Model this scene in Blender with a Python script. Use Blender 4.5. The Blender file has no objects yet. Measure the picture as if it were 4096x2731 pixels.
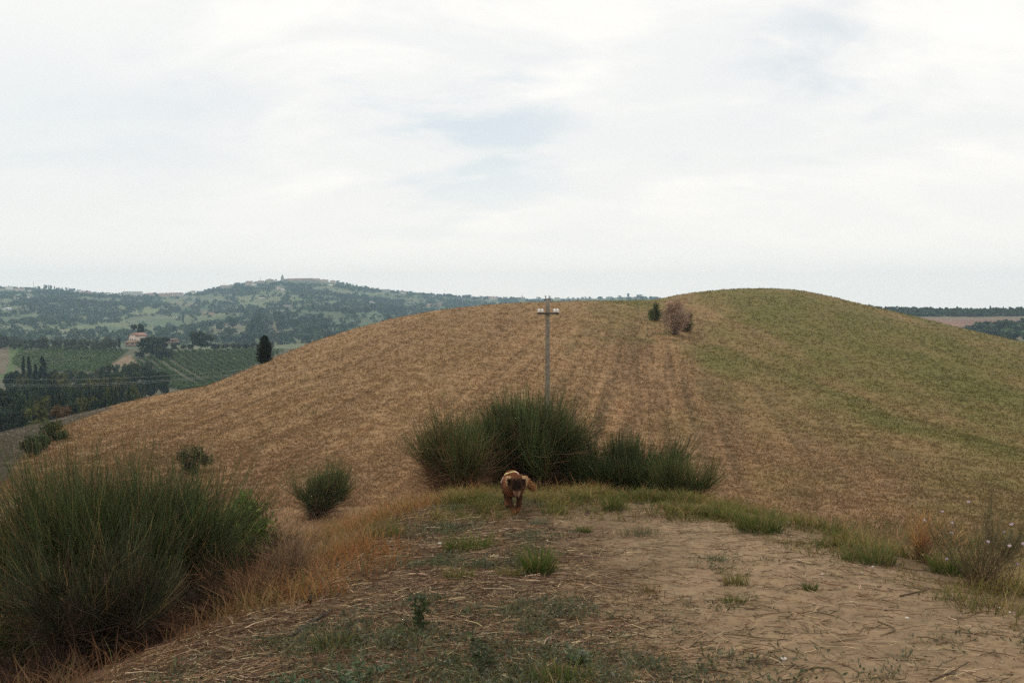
import bpy, math, random
import numpy as np
from mathutils import Vector

R = np.random.default_rng(11)
SC = bpy.context.scene
COL = SC.collection
PI = math.pi

# ------------------------------------------------------------------ camera model
F, CX, CY = 995.6, 512.0, 341.0
TH = math.atan(28 / 995.6)
CT, ST = math.cos(TH), math.sin(TH)
EYE = 1.65

def ray(px, py):
    a = (np.asarray(px, float) - CX) / F
    b = (np.asarray(py, float) - CY) / F
    dy = CT - b * ST
    return a / dy, (-ST - b * CT) / dy          # x/y, z/y (relative to the eye)

def proj(x, y, z):
    zr = z - EYE
    dep = y * CT - zr * ST
    up = y * ST + zr * CT
    dep = np.maximum(dep, 1e-3)
    return CX + F * x / dep, CY - F * up / dep

# ------------------------------------------------------------------ noise
def _hash(i, j, s):
    with np.errstate(over='ignore'):
        h = (i.astype(np.uint32) * np.uint32(374761393) + j.astype(np.uint32) * np.uint32(668265263)
             + np.uint32((s * 2246822519 + 1013904223) & 0xffffffff))
        h = (h ^ (h >> np.uint32(13))) * np.uint32(1274126177)
        h = h ^ (h >> np.uint32(16))
    return (h & np.uint32(0xffffff)).astype(float) / 0xffffff

def vn(x, y, s=0):
    x = np.asarray(x, float); y = np.asarray(y, float)
    xi = np.floor(x); yi = np.floor(y)
    fx = x - xi; fy = y - yi
    fx = fx * fx * (3 - 2 * fx); fy = fy * fy * (3 - 2 * fy)
    xi = xi.astype(np.int64); yi = yi.astype(np.int64)
    a = _hash(xi, yi, s); b = _hash(xi + 1, yi, s); c = _hash(xi, yi + 1, s); d = _hash(xi + 1, yi + 1, s)
    return (a * (1 - fx) + b * fx) * (1 - fy) + (c * (1 - fx) + d * fx) * fy

def fbm(x, y, o=4, s=0):
    t = 0; a = .5; n = 0
    for k in range(o):
        t = t + a * vn(x * 2 ** k + 17.3 * k, y * 2 ** k - 9.1 * k, s + k); n += a; a *= .5
    return t / n

def sm(a, b, x):
    t = np.clip((np.asarray(x, float) - a) / (b - a), 0, 1)
    return t * t * (3 - 2 * t)

def mixc(a, b, t):
    t = np.asarray(t, float)[..., None]
    return np.asarray(a, float) * (1 - t) + np.asarray(b, float) * t

# ------------------------------------------------------------------ scene helpers
def tag(o, label=None, cat=None, group=None, kind=None):
    if label: o['label'] = label
    if cat: o['category'] = cat
    if group: o['group'] = group
    if kind: o['kind'] = kind
    return o

def empty(name, loc, rz=0, label=None, cat=None, group=None):
    o = bpy.data.objects.new(name, None); COL.objects.link(o)
    o.location = loc; o.rotation_euler = (0, 0, rz); o.empty_display_size = .2
    return tag(o, label, cat, group)

class MB:
    """collects vertices, faces and colours; build() links them as one mesh object"""
    def __init__(s): s.v = []; s.f3 = []; s.f4 = []; s.c = []; s.n = 0
    def add(s, v, f, c):
        v = np.asarray(v, float).reshape(-1, 3); f = np.asarray(f, np.int64)
        c = np.asarray(c, float)
        if c.ndim == 1: c = np.tile(c, (len(v), 1))
        s.v.append(v); s.c.append(c.reshape(-1, 3)); f = f + s.n
        if len(f):
            (s.f3 if f.shape[1] == 3 else s.f4).append(f)
        s.n += len(v); return s
    def mesh(s, name, mat, smooth=False):
        me = bpy.data.meshes.new(name)
        v = np.concatenate(s.v).astype(np.float32); c = np.concatenate(s.c).astype(np.float32)
        f3 = np.concatenate(s.f3) if s.f3 else np.zeros((0, 3), np.int64)
        f4 = np.concatenate(s.f4) if s.f4 else np.zeros((0, 4), np.int64)
        me.vertices.add(len(v)); me.vertices.foreach_set('co', v.ravel())
        lp = np.concatenate([f3.ravel(), f4.ravel()]).astype(np.int32)
        me.loops.add(len(lp)); me.loops.foreach_set('vertex_index', lp)
        tot = np.concatenate([np.full(len(f3), 3), np.full(len(f4), 4)]).astype(np.int32)
        st = np.concatenate([[0], np.cumsum(tot)[:-1]]).astype(np.int32)
        me.polygons.add(len(tot)); me.polygons.foreach_set('loop_start', st)
        try: me.polygons.foreach_set('loop_total', tot)
        except Exception: pass
        if smooth: me.polygons.foreach_set('use_smooth', np.ones(len(tot), bool))
        at = me.color_attributes.new('Col', 'FLOAT_COLOR', 'POINT')
        at.data.foreach_set('color', np.concatenate([c, np.ones((len(c), 1), np.float32)], 1).ravel())
        me.update(calc_edges=True); me.validate()
        me.materials.append(mat)
        return me
    def build(s, name, mat, parent=None, smooth=False, loc=None):
        o = bpy.data.objects.new(name, s.mesh(name, mat, smooth)); COL.objects.link(o)
        if parent is not None: o.parent = parent
        if loc is not None: o.location = loc
        return o

def box(mb, c, s, col, rz=0, taper=1.0):
    x, y, z = np.array(s) / 2.0
    p = np.array([[-x, -y, -z], [x, -y, -z], [x, y, -z], [-x, y, -z],
                  [-x * taper, -y * taper, z], [x * taper, -y * taper, z], [x * taper, y * taper, z], [-x * taper, y * taper, z]])
    if rz:
        ca, sa = math.cos(rz), math.sin(rz)
        p = np.stack([p[:, 0] * ca - p[:, 1] * sa, p[:, 0] * sa + p[:, 1] * ca, p[:, 2]], 1)
    mb.add(p + np.array(c), [[0, 3, 2, 1], [4, 5, 6, 7], [0, 1, 5, 4], [1, 2, 6, 5], [2, 3, 7, 6], [3, 0, 4, 7]], col)

def lathe(mb, c, prof, col, n=16):
    prof = np.array(prof, float); k = len(prof)
    a = np.arange(n) * 2 * PI / n
    v = np.stack([prof[:, 0][:, None] * np.cos(a), prof[:, 0][:, None] * np.sin(a), np.repeat(prof[:, 1][:, None], n, 1)], -1)
    f = []
    for i in range(k - 1):
        for j in range(n):
            f.append([i * n + j, i * n + (j + 1) % n, (i + 1) * n + (j + 1) % n, (i + 1) * n + j])
    col = np.asarray(col, float)
    mb.add(v.reshape(-1, 3) + np.array(c), f, col)

def ribbons(mb, P, W, side, C):
    """P (N,K,3) centre lines, W (N,K) half widths, side (N,3); last point is a tip"""
    N, K, _ = P.shape
    L = P[:, :-1] - side[:, None, :] * W[:, :-1, None]
    Rr = P[:, :-1] + side[:, None, :] * W[:, :-1, None]
    V = np.concatenate([np.stack([L, Rr], 2).reshape(N, 2 * (K - 1), 3), P[:, -1:]], 1)
    Cc = np.concatenate([np.repeat(C[:, :-1], 2, 1), C[:, -1:]], 1)
    m = 2 * (K - 1) + 1
    base = (np.arange(N) * m)[:, None]
    if K > 2:
        q = np.concatenate([np.stack([2 * i + base, 2 * i + 1 + base, 2 * i + 3 + base, 2 * i + 2 + base], -1).reshape(-1, 4) for i in range(K - 2)])
    t = np.stack([2 * (K - 2) + base, 2 * (K - 2) + 1 + base, m - 1 + base], -1).reshape(-1, 3)
    n0 = mb.n
    mb.add(V, t, Cc.reshape(-1, 3))
    if K > 2: mb.f4.append(q + n0)

def tubes(mb, P, Rd, C, S=3):
    """P (N,K,3), Rd (N,K), C (N,K,3)"""
    N, K, _ = P.shape
    T = np.gradient(P, axis=1); T /= np.linalg.norm(T, axis=2, keepdims=True) + 1e-9
    ref = R.normal(size=(N, 1, 3)); A = np.cross(T, ref); A /= np.linalg.norm(A, axis=2, keepdims=True) + 1e-9
    B = np.cross(T, A)
    an = np.arange(S) * 2 * PI / S
    V = P[:, :, None] + Rd[:, :, None, None] * (np.cos(an)[None, None, :, None] * A[:, :, None] + np.sin(an)[None, None, :, None] * B[:, :, None])
    base = (np.arange(N) * K * S)[:, None, None]
    k = np.arange(K - 1)[None, :, None] * S; s = np.arange(S)[None, None, :]; s2 = (s + 1) % S
    q = np.stack([base + k + s, base + k + s2, base + k + S + s2, base + k + S + s], -1).reshape(-1, 4)
    mb.add(V.reshape(-1, 3), q, np.repeat(C.reshape(N * K, 3), S, 0))

def rdir(n):
    a = R.random(n) * 2 * PI
    return np.stack([np.cos(a), np.sin(a), np.zeros(n)], 1)

def blades(mb, base, h, w, lean, col_b, col_t, K=3, droop=.35, lean_dir=None):
    """grass blades on base (N,3); h,w,lean arrays"""
    N = len(base)
    d = rdir(N) if lean_dir is None else lean_dir
    t = np.linspace(0, 1, K)[None, :, None]
    h = np.broadcast_to(h, (N,))[:, None, None]; lean = np.broadcast_to(lean, (N,))[:, None, None]
    P = base[:, None, :] + d[:, None, :] * (lean * h * t ** 1.6) + np.array([0, 0, 1.0]) * (h * (t - droop * lean * t * t))
    a = R.random(N) * 2 * PI
    side = np.stack([np.cos(a), np.sin(a), np.zeros(N)], 1)
    W = np.broadcast_to(w, (N,))[:, None] * (1 - .6 * np.linspace(0, 1, K))[None]
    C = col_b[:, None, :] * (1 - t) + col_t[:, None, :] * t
    ribbons(mb, P, W, side, C)

def jit(col, n, v=.25, h=.08):
    """n variations of a colour in value and hue"""
    c = np.tile(np.asarray(col, float), (n, 1)) if np.ndim(col) == 1 else np.array(col, float)
    return np.clip(c * (1 + R.normal(0, v, (len(c), 1))).clip(.35, 1.9) * (1 + R.normal(0, h, (len(c), 3))), .003, .9)

# ------------------------------------------------------------------ materials
def mat_col(name, rough=.9, trans=0.0, spec=.15, nscale=0, namt=0.3, bump=0, bscale=40, bdist=.02):
    """colour comes from the mesh's own colour attribute, broken up by noise"""
    m = bpy.data.materials.new(name); m.use_nodes = True
    nt = m.node_tree; N = nt.nodes; L = nt.links
    bs = N['Principled BSDF']; out = N['Material Output']
    at = N.new('ShaderNodeVertexColor'); at.layer_name = 'Col'
    src = at.outputs['Color']
    tc = N.new('ShaderNodeTexCoord')
    if nscale:
        nz = N.new('ShaderNodeTexNoise'); nz.inputs['Scale'].default_value = nscale; nz.inputs['Detail'].default_value = 6
        nz.inputs['Roughness'].default_value = .65
        L.new(tc.outputs['Object'], nz.inputs['Vector'])
        mr = N.new('ShaderNodeMapRange'); mr.inputs['From Min'].default_value = .3; mr.inputs['From Max'].default_value = .7
        mr.inputs['To Min'].default_value = 1 - namt; mr.inputs['To Max'].default_value = 1 + namt
        L.new(nz.outputs['Fac'], mr.inputs['Value'])
        mx = N.new('ShaderNodeMix'); mx.data_type = 'RGBA'; mx.blend_type = 'MULTIPLY'; mx.inputs['Factor'].default_value = 1
        L.new(src, mx.inputs[6]); L.new(mr.outputs['Result'], mx.inputs[7]); src = mx.outputs[2]
    L.new(src, bs.inputs['Base Color'])
    bs.inputs['Roughness'].default_value = rough
    bs.inputs['Specular IOR Level'].default_value = spec
    if bump:
        n2 = N.new('ShaderNodeTexNoise'); n2.inputs['Scale'].default_value = bscale; n2.inputs['Detail'].default_value = 7
        n2.inputs['Roughness'].default_value = .7
        L.new(tc.outputs['Object'], n2.inputs['Vector'])
        bp = N.new('ShaderNodeBump'); bp.inputs['Strength'].default_value = bump; bp.inputs['Distance'].default_value = bdist
        L.new(n2.outputs['Fac'], bp.inputs['Height']); L.new(bp.outputs['Normal'], bs.inputs['Normal'])
    if trans:
        tr = N.new('ShaderNodeBsdfTranslucent'); L.new(src, tr.inputs['Color'])
        ms = N.new('ShaderNodeMixShader'); ms.inputs['Fac'].default_value = trans
        L.new(bs.outputs['BSDF'], ms.inputs[1]); L.new(tr.outputs['BSDF'], ms.inputs[2])
        L.new(ms.outputs['Shader'], out.inputs['Surface'])
    return m

M = {}
M['soil'] = mat_col('sandy_soil', .95, nscale=9, namt=.28, bump=.9, bscale=60, bdist=.012)
M['hill'] = mat_col('stubble_soil', .95, nscale=1.6, namt=.3, bump=.8, bscale=5, bdist=.08)
M['far'] = mat_col('far_fields', .95, nscale=.06, namt=.3)
M['grass'] = mat_col('grass_blade', .75, trans=.3)
M['straw'] = mat_col('straw', .8)
M['broom'] = mat_col('broom_stem', .7, trans=.08)
M['twig'] = mat_col('dry_twig', .9)
M['leaf'] = mat_col('leaf', .7, trans=.25)
M['treeleaf'] = mat_col('tree_leaf', .8, trans=.15)
M['bark'] = mat_col('bark', .95, nscale=6, namt=.35)
M['plaster'] = mat_col('plaster', .9, nscale=.6, namt=.12)
M['tile'] = mat_col('roof_tile', .9, nscale=2.5, namt=.3)
M['dark'] = mat_col('window_dark', .4)
M['concrete'] = mat_col('weathered_concrete', .95, nscale=7, namt=.4, bump=.4, bscale=50, bdist=.006)
M['iron'] = mat_col('dark_iron', .7, nscale=20, namt=.3)
M['porcelain'] = mat_col('white_porcelain', .25, spec=.5)
M['wire'] = mat_col('bare_wire', .5, spec=.4)
M['fur'] = mat_col('dog_fur', .8, trans=.15, spec=.2)
M['skin'] = mat_col('dog_coat', .9)
M['cloth'] = mat_col('yellow_cloth', .85)
M['ink'] = mat_col('dark_ink', .8)
M['nose'] = mat_col('wet_nose', .35, spec=.4)
M['petal'] = mat_col('petal', .7, trans=.3)
M['stone'] = mat_col('pale_stone', .9, nscale=15, namt=.25)

# ------------------------------------------------------------------ terrain functions
def table(pts, lo=-900, hi=1950, smooth=14):
    p = np.array(pts, float); g = np.arange(lo, hi + 1, 2.0)
    v = np.interp(g, p[:, 0], p[:, 1])
    k = np.exp(-.5 * (np.arange(-3 * smooth, 3 * smooth + 1, 2) / smooth) ** 2); k /= k.sum()
    vp = np.pad(v, len(k) // 2, mode='edge')
    v = np.convolve(vp, k, 'valid')[:len(g)]
    return lambda x: np.interp(x, g, v)

CREST_PX = [(-900, 560), (-400, 505), (-150, 462), (0, 432), (65, 416), (104, 407), (148, 396.5), (205, 386), (244, 370), (279, 355), (305, 344),
            (348, 330), (392, 318), (435, 310), (480, 305), (518, 302.3), (560, 301), (588, 300.4), (627, 300), (650, 299.6), (664, 297.5), (672, 295),
            (697, 291.5), (730, 288.6), (757, 287.8), (780, 288.2), (800, 290), (830, 296), (860, 303.5), (914, 316), (958, 327), (1024, 342), (1200, 385), (1500, 450), (1950, 520)]
py_crest = table(CREST_PX, smooth=5)
d_crest = table([(-900, 70), (-200, 85), (0, 95), (150, 105), (300, 118), (520, 135), (650, 150), (757, 172), (900, 155), (1024, 140), (1300, 110), (1950, 80)], smooth=40)
d_foot = table([(-900, 48), (0, 44), (250, 38), (512, 36), (800, 31), (1024, 27), (1500, 24), (1950, 22)], smooth=40)
z_foot = table([(-900, -9.2), (0, -8.2), (250, -7.5), (512, -7.0), (800, -6.9), (1024, -6.6), (1950, -6)], smooth=40)
FOLD = np.array([(640, 322), (668, 334), (700, 342), (740, 353), (805, 374), (870, 400), (950, 424), (1024, 444), (1200, 500)], float)

def zhill(x, y):
    d = np.maximum(y, 1.0); px = CX + F * x / d
    px = np.clip(px, -890, 1940)
    dc = d_crest(px); df = d_foot(px); zf = z_foot(px)
    _, tc = ray(px, py_crest(px)); tf = zf / df
    q = (dc - d) / (dc - df)
    t = np.where(q >= 0, tc - (tc - tf) * np.clip(q, 0, 1) ** 2, tc - .32 * ((d - dc) / dc) ** 2 * 1.0)
    z = np.where(d < df, zf, t * d)
    # drainage fold between the two lobes
    py = CY - F * ((d * ST + z * CT) / (d * CT - z * ST))
    dl = py - np.interp(px, FOLD[:, 0], FOLD[:, 1])
    w = sm(655, 700, px) * sm(0, .06, q)
    z = z + w * (-.40 * np.exp(-((dl + 2) / 12) ** 2) + .3 * np.exp(-((dl - 14) / 18) ** 2))
    z = z + .5 * (fbm(x / 22, y / 22, 3, 5) - .5) * sm(0, .12, q) * sm(30, 55, d)
    return z + EYE

OUT = np.array([(-2.7, -7), (-2.4, 2), (-1.95, 5.0), (-1.66, 6.2), (-1.5, 6.86), (-1.28, 7.35), (-1.05, 8.2), (-1.06, 10.6), (-.9, 12.0), (-.45, 12.9),
                (.4, 13.4), (1.35, 13.3), (2.3, 12.5), (2.95, 10.9), (3.14, 9.65), (3.46, 8.3), (3.74, 7.27), (4.2, 5), (4.7, 0), (5.2, -7)], float)

def sdist(x, y):
    x = np.asarray(x, float); y = np.asarray(y, float)
    best = np.full(x.shape, 1e9); ins = np.zeros(x.shape, bool)
    n = len(OUT)
    for i in range(n):
        ax, ay = OUT[i]; bx, by = OUT[(i + 1) % n]
        ex, ey = bx - ax, by - ay
        h = np.clip(((x - ax) * ex + (y - ay) * ey) / (ex * ex + ey * ey), 0, 1)
        best = np.minimum(best, (x - ax - h * ex) ** 2 + (y - ay - h * ey) ** 2)
        c = ((ay > y) != (by > y)) & (x < ex * (y - ay) / (ey if ey else 1e-9) + ax)
        ins ^= c
    b = np.sqrt(best)
    return np.where(ins, -b, b)

def zmound(x, y, s):
    top = -.055 * np.clip(y, -10, 40)
    left = sm(.6, -1.5, x)
    m = .5 - .09 * left
    so = np.maximum(s, 0)
    drop = m * (np.sqrt(so * so + .3) - math.sqrt(.3))
    crown = -.05 * sm(-1.0, 0, s)
    return top - drop + crown

def Z(x, y, fine=True):
    x = np.asarray(x, float); y = np.asarray(y, float)
    s = sdist(x, y)
    a = zmound(x, y, s); b = zhill(x, y)
    k = 1.4
    h = np.clip(.5 + .5 * (a - b) / k, 0, 1)
    z = b * (1 - h) + a * h + k * h * (1 - h) * .5
    if fine:
        near = sm(26, 10, y)
        z = z + near * (.05 * (fbm(x / .9, y / .9, 3, 2) - .5) + .022 * (fbm(x / .16, y / .16, 3, 3) - .5))
        z = z + near * sm(.1, 1.2, s) * .22 * (fbm(x / 1.1, y / 1.1, 2, 8) - .5)
        hf = sm(24, 40, y)
        z = z + hf * .16 * (fbm(x / 1.1, y / 1.6, 2, 21) - .5) * sm(300, 30, y)
    return z

def hit(px, py, dmin=.9, dmax=260, fn=Z):
    u, t = ray(px, py)
    d = np.exp(np.linspace(math.log(dmin), math.log(dmax), 5000))
    z = fn(u * d, d)
    k = np.argmax(z > EYE + t * d)
    if k == 0: k = len(d) - 1
    return np.array([u * d[k], d[k], z[k]])

# far terrain --------------------------------------------------------------
RIDGE = [(-500, 286), (0, 287.5), (60, 289), (80, 291.5), (100, 294), (140, 295), (180, 295), (200, 292), (215, 289), (230, 286), (250, 283.5), (270, 281.3), (285, 280),
         (310, 280), (330, 281.5), (345, 284), (360, 287), (380, 290), (400, 292), (430, 294.5), (470, 297.5), (520, 298.8), (560, 298.0), (600, 298.2), (618, 297), (632, 296.2), (645, 297.5), (660, 298.5), (720, 302),
         (840, 306), (866, 309), (890, 311.5), (930, 312), (980, 312), (1024, 311), (1500, 309)]
py_ridge = table(RIDGE, smooth=4)
blend = lambda px: sm(720, 850, px)
FARP = lambda px: [
    (170 + 0 * px, 442 + 0 * px),
    (280 + 0 * px, 413 + 0 * px),
    (420 - 60 * blend(px), 384 + 0 * px),
    (560 - 100 * blend(px), 347 + 6 * blend(px) + 2 * sm(0, 250, px)),
    (760 - 230 * blend(px), 353 - 3 * blend(px)),
    (950 - 330 * blend(px), 345 - 5 * blend(px)),
    (2600 - 1650 * blend(px), py_ridge(px) + 0),
    (3600 - 1600 * blend(px), py_ridge(px) + 5)]

def Zfar(x, y):
    x = np.asarray(x, float); y = np.asarray(y, float)
    px = np.clip(CX + F * x / y, -890, 1940)
    P = FARP(px)
    z = np.zeros(np.broadcast(x, y).shape)
    z0 = None
    for i in range(len(P) - 1):
        d0, p0 = P[i]; d1, p1 = P[i + 1]
        za = ray(px, p0)[1] * d0; zb = ray(px, p1)[1] * d1
        k = np.clip((y - d0) / (d1 - d0), 0, 1)
        seg = za + (zb - za) * k
        z = np.where(y >= d0, seg, z) if i else seg
    dr = P[6][0]
    w = sm(950, 1300, y) * (1 - .97 * np.exp(-((y - dr) / 420) ** 2)) * (1 - .7 * blend(px))
    z = z + w * (34 * (fbm(x / 420, y / 420, 3, 31) - .5) + 10 * (fbm(x / 120, y / 160, 2, 37) - .5))
    z = z + 2.0 * (fbm(x / 60, y / 60, 2, 41) - .5)
    return z + EYE

def hitfar(px, py, dmin=172, dmax=3500):
    return hit(px, py, dmin, dmax, Zfar)
# ------------------------------------------------------------------ near terrain sheet
def inpoly(px, py, poly):
    p = np.array(poly, float); ins = np.zeros(np.shape(px), bool)
    for i in range(len(p)):
        ax, ay = p[i]; bx, by = p[(i + 1) % len(p)]
        if ay == by: continue
        ins ^= ((ay > py) != (by > py)) & (px < (bx - ax) * (py - ay) / (by - ay) + ax)
    return ins

PLOUGH = [(-300, 480), (-100, 440), (0, 428), (37, 419), (63, 411), (105, 404), (112, 408), (97, 413), (85, 417.5), (69, 423.5), (48, 428), (38, 440), (20, 458), (6, 480), (-100, 530), (-300, 560)]

TAN = np.array([.232, .146, .070]); RED = np.array([.178, .105, .052]); OLIVE = np.array([.145, .113, .039]); GREEN = np.array([.110, .100, .026]); DKB = np.array([.105, .072, .034])

def hill_green(px, py, x, y):
    fl = np.interp(px, FOLD[:, 0], FOLD[:, 1]) - py              # >0 above the fold
    right = sm(655, 720, px)
    g = right * (.50 * sm(-110, -5, fl + 40 * (fbm(x / 12, y / 30, 3, 57) - .5)) + .26 * sm(-10, 25, fl))
    g = np.maximum(g, right * np.exp(-((fl + 9) / 22) ** 2) * (.62 + .50 * fbm(x / 6, y / 20, 3, 58)))
    g = np.maximum(g, .55 * sm(770, 1000, px) * sm(390, 520, py))
    g = np.maximum(g, .72 * np.exp(-((px - 635) / 60) ** 2) * sm(356, 306, py)); g = g * (1 - .40 * np.exp(-((px - 712) / 20) ** 2 - ((py - 314) / 13) ** 2))
    g = np.maximum(g, .30 * sm(400, 560, px) * sm(345, 300, py))
    g = np.maximum(g, .34 * sm(560, 700, px) * sm(330, 420, py) * sm(0, 1, vn(px / 60, py / 30, 3)))
    n = fbm(x / 8, y / 30, 4, 51)
    g = g + .85 * (n - .5) * (.25 + .75 * sm(.1, .6, g)) + .5 * (fbm(x / 2.0, y / 6, 2, 53) - .5) * sm(.05, .5, g)
    return np.clip(g, 0, 1)

def hill_col(x, y, z):
    px, py = proj(x, y, z)
    g = hill_green(px, py, x, y)
    red = np.clip(.30 + .55 * np.exp(-((px - 690) / 150) ** 2 - ((py - 425) / 55) ** 2) + .5 * sm(420, 480, py) + .5 * (fbm(x / 6, y / 24, 4, 61) - .5), 0, 1)
    c = mixc(TAN, RED, red)
    # tractor lines running down the slope
    ang = (px - 648) / np.maximum(py - 235, 20)
    st = .6 * vn(ang * 15 + .5 * vn(px / 60, py / 60, 9), py * .012, 71) + .4 * vn(ang * 42, py * .02, 72) + .85 * (vn(ang * 95, py * .03, 73) - .5)
    sw = np.exp(-((px - 640) / 140) ** 2) * sm(310, 360, py) * .50 + .46
    c = c * (1 + (sw * (st - .5) * .9))[..., None]
    c = mixc(c, mixc(OLIVE, GREEN, sm(.50, 1.05, g)), sm(.05, .75, g))
    dark = sm(.60, .75, vn(x / 1.0, y / 2.6, 81) * .6 + .4 * vn(x / .45, y / 1.2, 82)) * .26
    c = mixc(c, DKB, dark * sm(.0, .5, g + .35))
    # green weed patches on the left slope
    for cx, cy, rx, ry, s in ((312, 384, 14, 6, .75), (318, 412, 16, 9, .6), (300, 432, 20, 12, .35), (452, 318, 32, 3, .5), (448, 393, 12, 4, .55), (330, 470, 14, 7, .4), (560, 345, 30, 8, .35), (620, 335, 40, 8, .5), (662, 336, 26, 7, .7)):
        w = np.exp(-((px - cx) / rx) ** 2 - ((py - cy) / ry) ** 2) * sm(.5, .62, vn(x / 1.2, y / 2.2, 91) * .7 + .3 * vn(x / 5, y / 5, 92)) * s
        c = mixc(c, GREEN * .8, w)
    return c

SAND = np.array([.208, .146, .086]); SOIL = np.array([.115, .076, .043]); OR = np.array([.27, .135, .045])
def ground_col(x, y, z, s):
    n = fbm(x / .7, y / .9, 4, 101)
    sandy = sm(-.6, 1.4, x + .16 * (y - 6) * -1 + 1.6 * (n - .5)) * sm(14, 11, y) * sm(.2, -.35, s)
    c = mixc(SOIL, SAND, np.clip(sandy, 0, 1))
    c = c * (1 + .35 * (fbm(x / .25, y / .25, 3, 103) - .5))[..., None]
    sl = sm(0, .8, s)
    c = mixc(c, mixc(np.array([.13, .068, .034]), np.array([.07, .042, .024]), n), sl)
    return c

def terrain():
    px = np.concatenate([np.arange(-760, -40, 12.), np.arange(-40, 1064, 3.), np.arange(1064, 1800, 12.)])
    d = np.concatenate([np.exp(np.linspace(math.log(.7), math.log(18), 330)), np.exp(np.linspace(math.log(18.2), math.log(250), 330))])
    u = (px - CX) / F
    U, D = np.meshgrid(u, d)
    X = U * D; Y = D
    s = sdist(X, Y); a = zmound(X, Y, s); b = zhill(X, Y)
    z = Z(X, Y)
    n, m = X.shape
    isg = a > b
    pxv, pyv = proj(X, Y, z)
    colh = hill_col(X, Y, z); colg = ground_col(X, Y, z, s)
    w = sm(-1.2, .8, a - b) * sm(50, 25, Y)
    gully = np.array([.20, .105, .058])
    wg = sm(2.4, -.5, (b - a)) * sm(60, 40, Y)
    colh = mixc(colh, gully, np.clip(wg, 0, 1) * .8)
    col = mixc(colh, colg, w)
    idx = np.arange(n * m).reshape(n, m)
    q = np.stack([idx[:-1, :-1], idx[:-1, 1:], idx[1:, 1:], idx[1:, :-1]], -1).reshape(-1, 4)
    fg = isg[:-1, :-1].ravel()
    pl = (inpoly(pxv, pyv, PLOUGH) & (Y > 48))
    plf = pl[:-1, :-1].ravel() & ~fg
    col[pl] = np.array([.088, .073, .052]) * (1 + .5 * (fbm(X[pl] / 2, Y[pl] / 3, 3, 111) - .5))[:, None]
    V = np.stack([X, Y, z], -1).reshape(-1, 3); C = col.reshape(-1, 3)
    for name, msk, mat in (('ground', fg, M['soil']), ('ploughed_field', plf, M['hill']), ('hill', ~fg & ~plf, M['hill'])):
        f = q[msk]
        used, inv = np.unique(f, return_inverse=True)
        mb = MB(); mb.add(V[used], inv.reshape(-1, 4), C[used])
        tag(mb.build(name, mat, smooth=True), kind='structure')
    return z.min()
zmin_near = terrain()

# ground behind the camera joins on as part of the same mound
mb = MB()
gx = np.linspace(-9, 9, 40); gy = np.linspace(-9, .75, 24); GX, GY = np.meshgrid(gx, gy)
gz = Z(GX, np.maximum(GY, -9)); gs = sdist(GX, GY)
gz = np.maximum(zmound(GX, GY, gs), -5.5) - .03
ii = np.arange(GX.size).reshape(GX.shape)
mb.add(np.stack([GX, GY, gz], -1), np.stack([ii[:-1, :-1], ii[:-1, 1:], ii[1:, 1:], ii[1:, :-1]], -1).reshape(-1, 4), ground_col(GX, GY, gz, gs).reshape(-1, 3))
tag(mb.build('ground_behind', M['soil'], smooth=True), kind='structure')

# ------------------------------------------------------------------ far terrain
FIELDS = [  # px, py, rx, ry, colour, strength
    (152, 311, 20, 2.6, (0.117, 0.133, 0.047), .9), (182, 303.5, 15, 3.2, (0.133, 0.117, 0.058), .8), (244, 299, 11, 2, (0.125, 0.133, 0.055), .9), (250, 305, 12, 2, (0.101, 0.125, 0.047), .8),
    (65, 331, 11, 2.4, (0.148, 0.140, 0.070), .9), (88, 327, 15, 2.4, (0.117, 0.133, 0.055), .8), (110, 325, 14, 2.0, (0.117, 0.133, 0.055), .8), (208, 313, 9, 2, (0.156, 0.094, 0.055), .9),
    (232, 331, 22, 8, (0.098, 0.090, 0.047), 1), (371, 314, 14, 2.4, (0.070, 0.101, 0.043), .9), (436, 304, 10, 2, (0.148, 0.086, 0.051), .9), (410, 304, 16, 2.2, (0.078, 0.094, 0.047), .8),
    (300, 300, 12, 2, (0.101, 0.125, 0.047), .7), (335, 302, 14, 1.6, (0.109, 0.133, 0.047), .8), (285, 333, 12, 4, (0.125, 0.117, 0.047), .8), (275, 328, 6, 5, (0.117, 0.094, 0.051), .8),
    (160, 322, 26, 4, (0.058, 0.086, 0.039), .8), (195, 320, 22, 3, (0.070, 0.090, 0.039), .7), (130, 330, 30, 3, (0.066, 0.094, 0.039), .8), (80, 318, 12, 1.8, (0.101, 0.094, 0.047), .7),
    (345, 293, 10, 2, (0.117, 0.109, 0.062), .6), (390, 330, 40, 8, (0.047, 0.074, 0.031), .8), (20, 318, 22, 3, (0.070, 0.086, 0.039), .5), (200, 298, 30, 2.2, (0.094, 0.094, 0.055), .6)]

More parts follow.
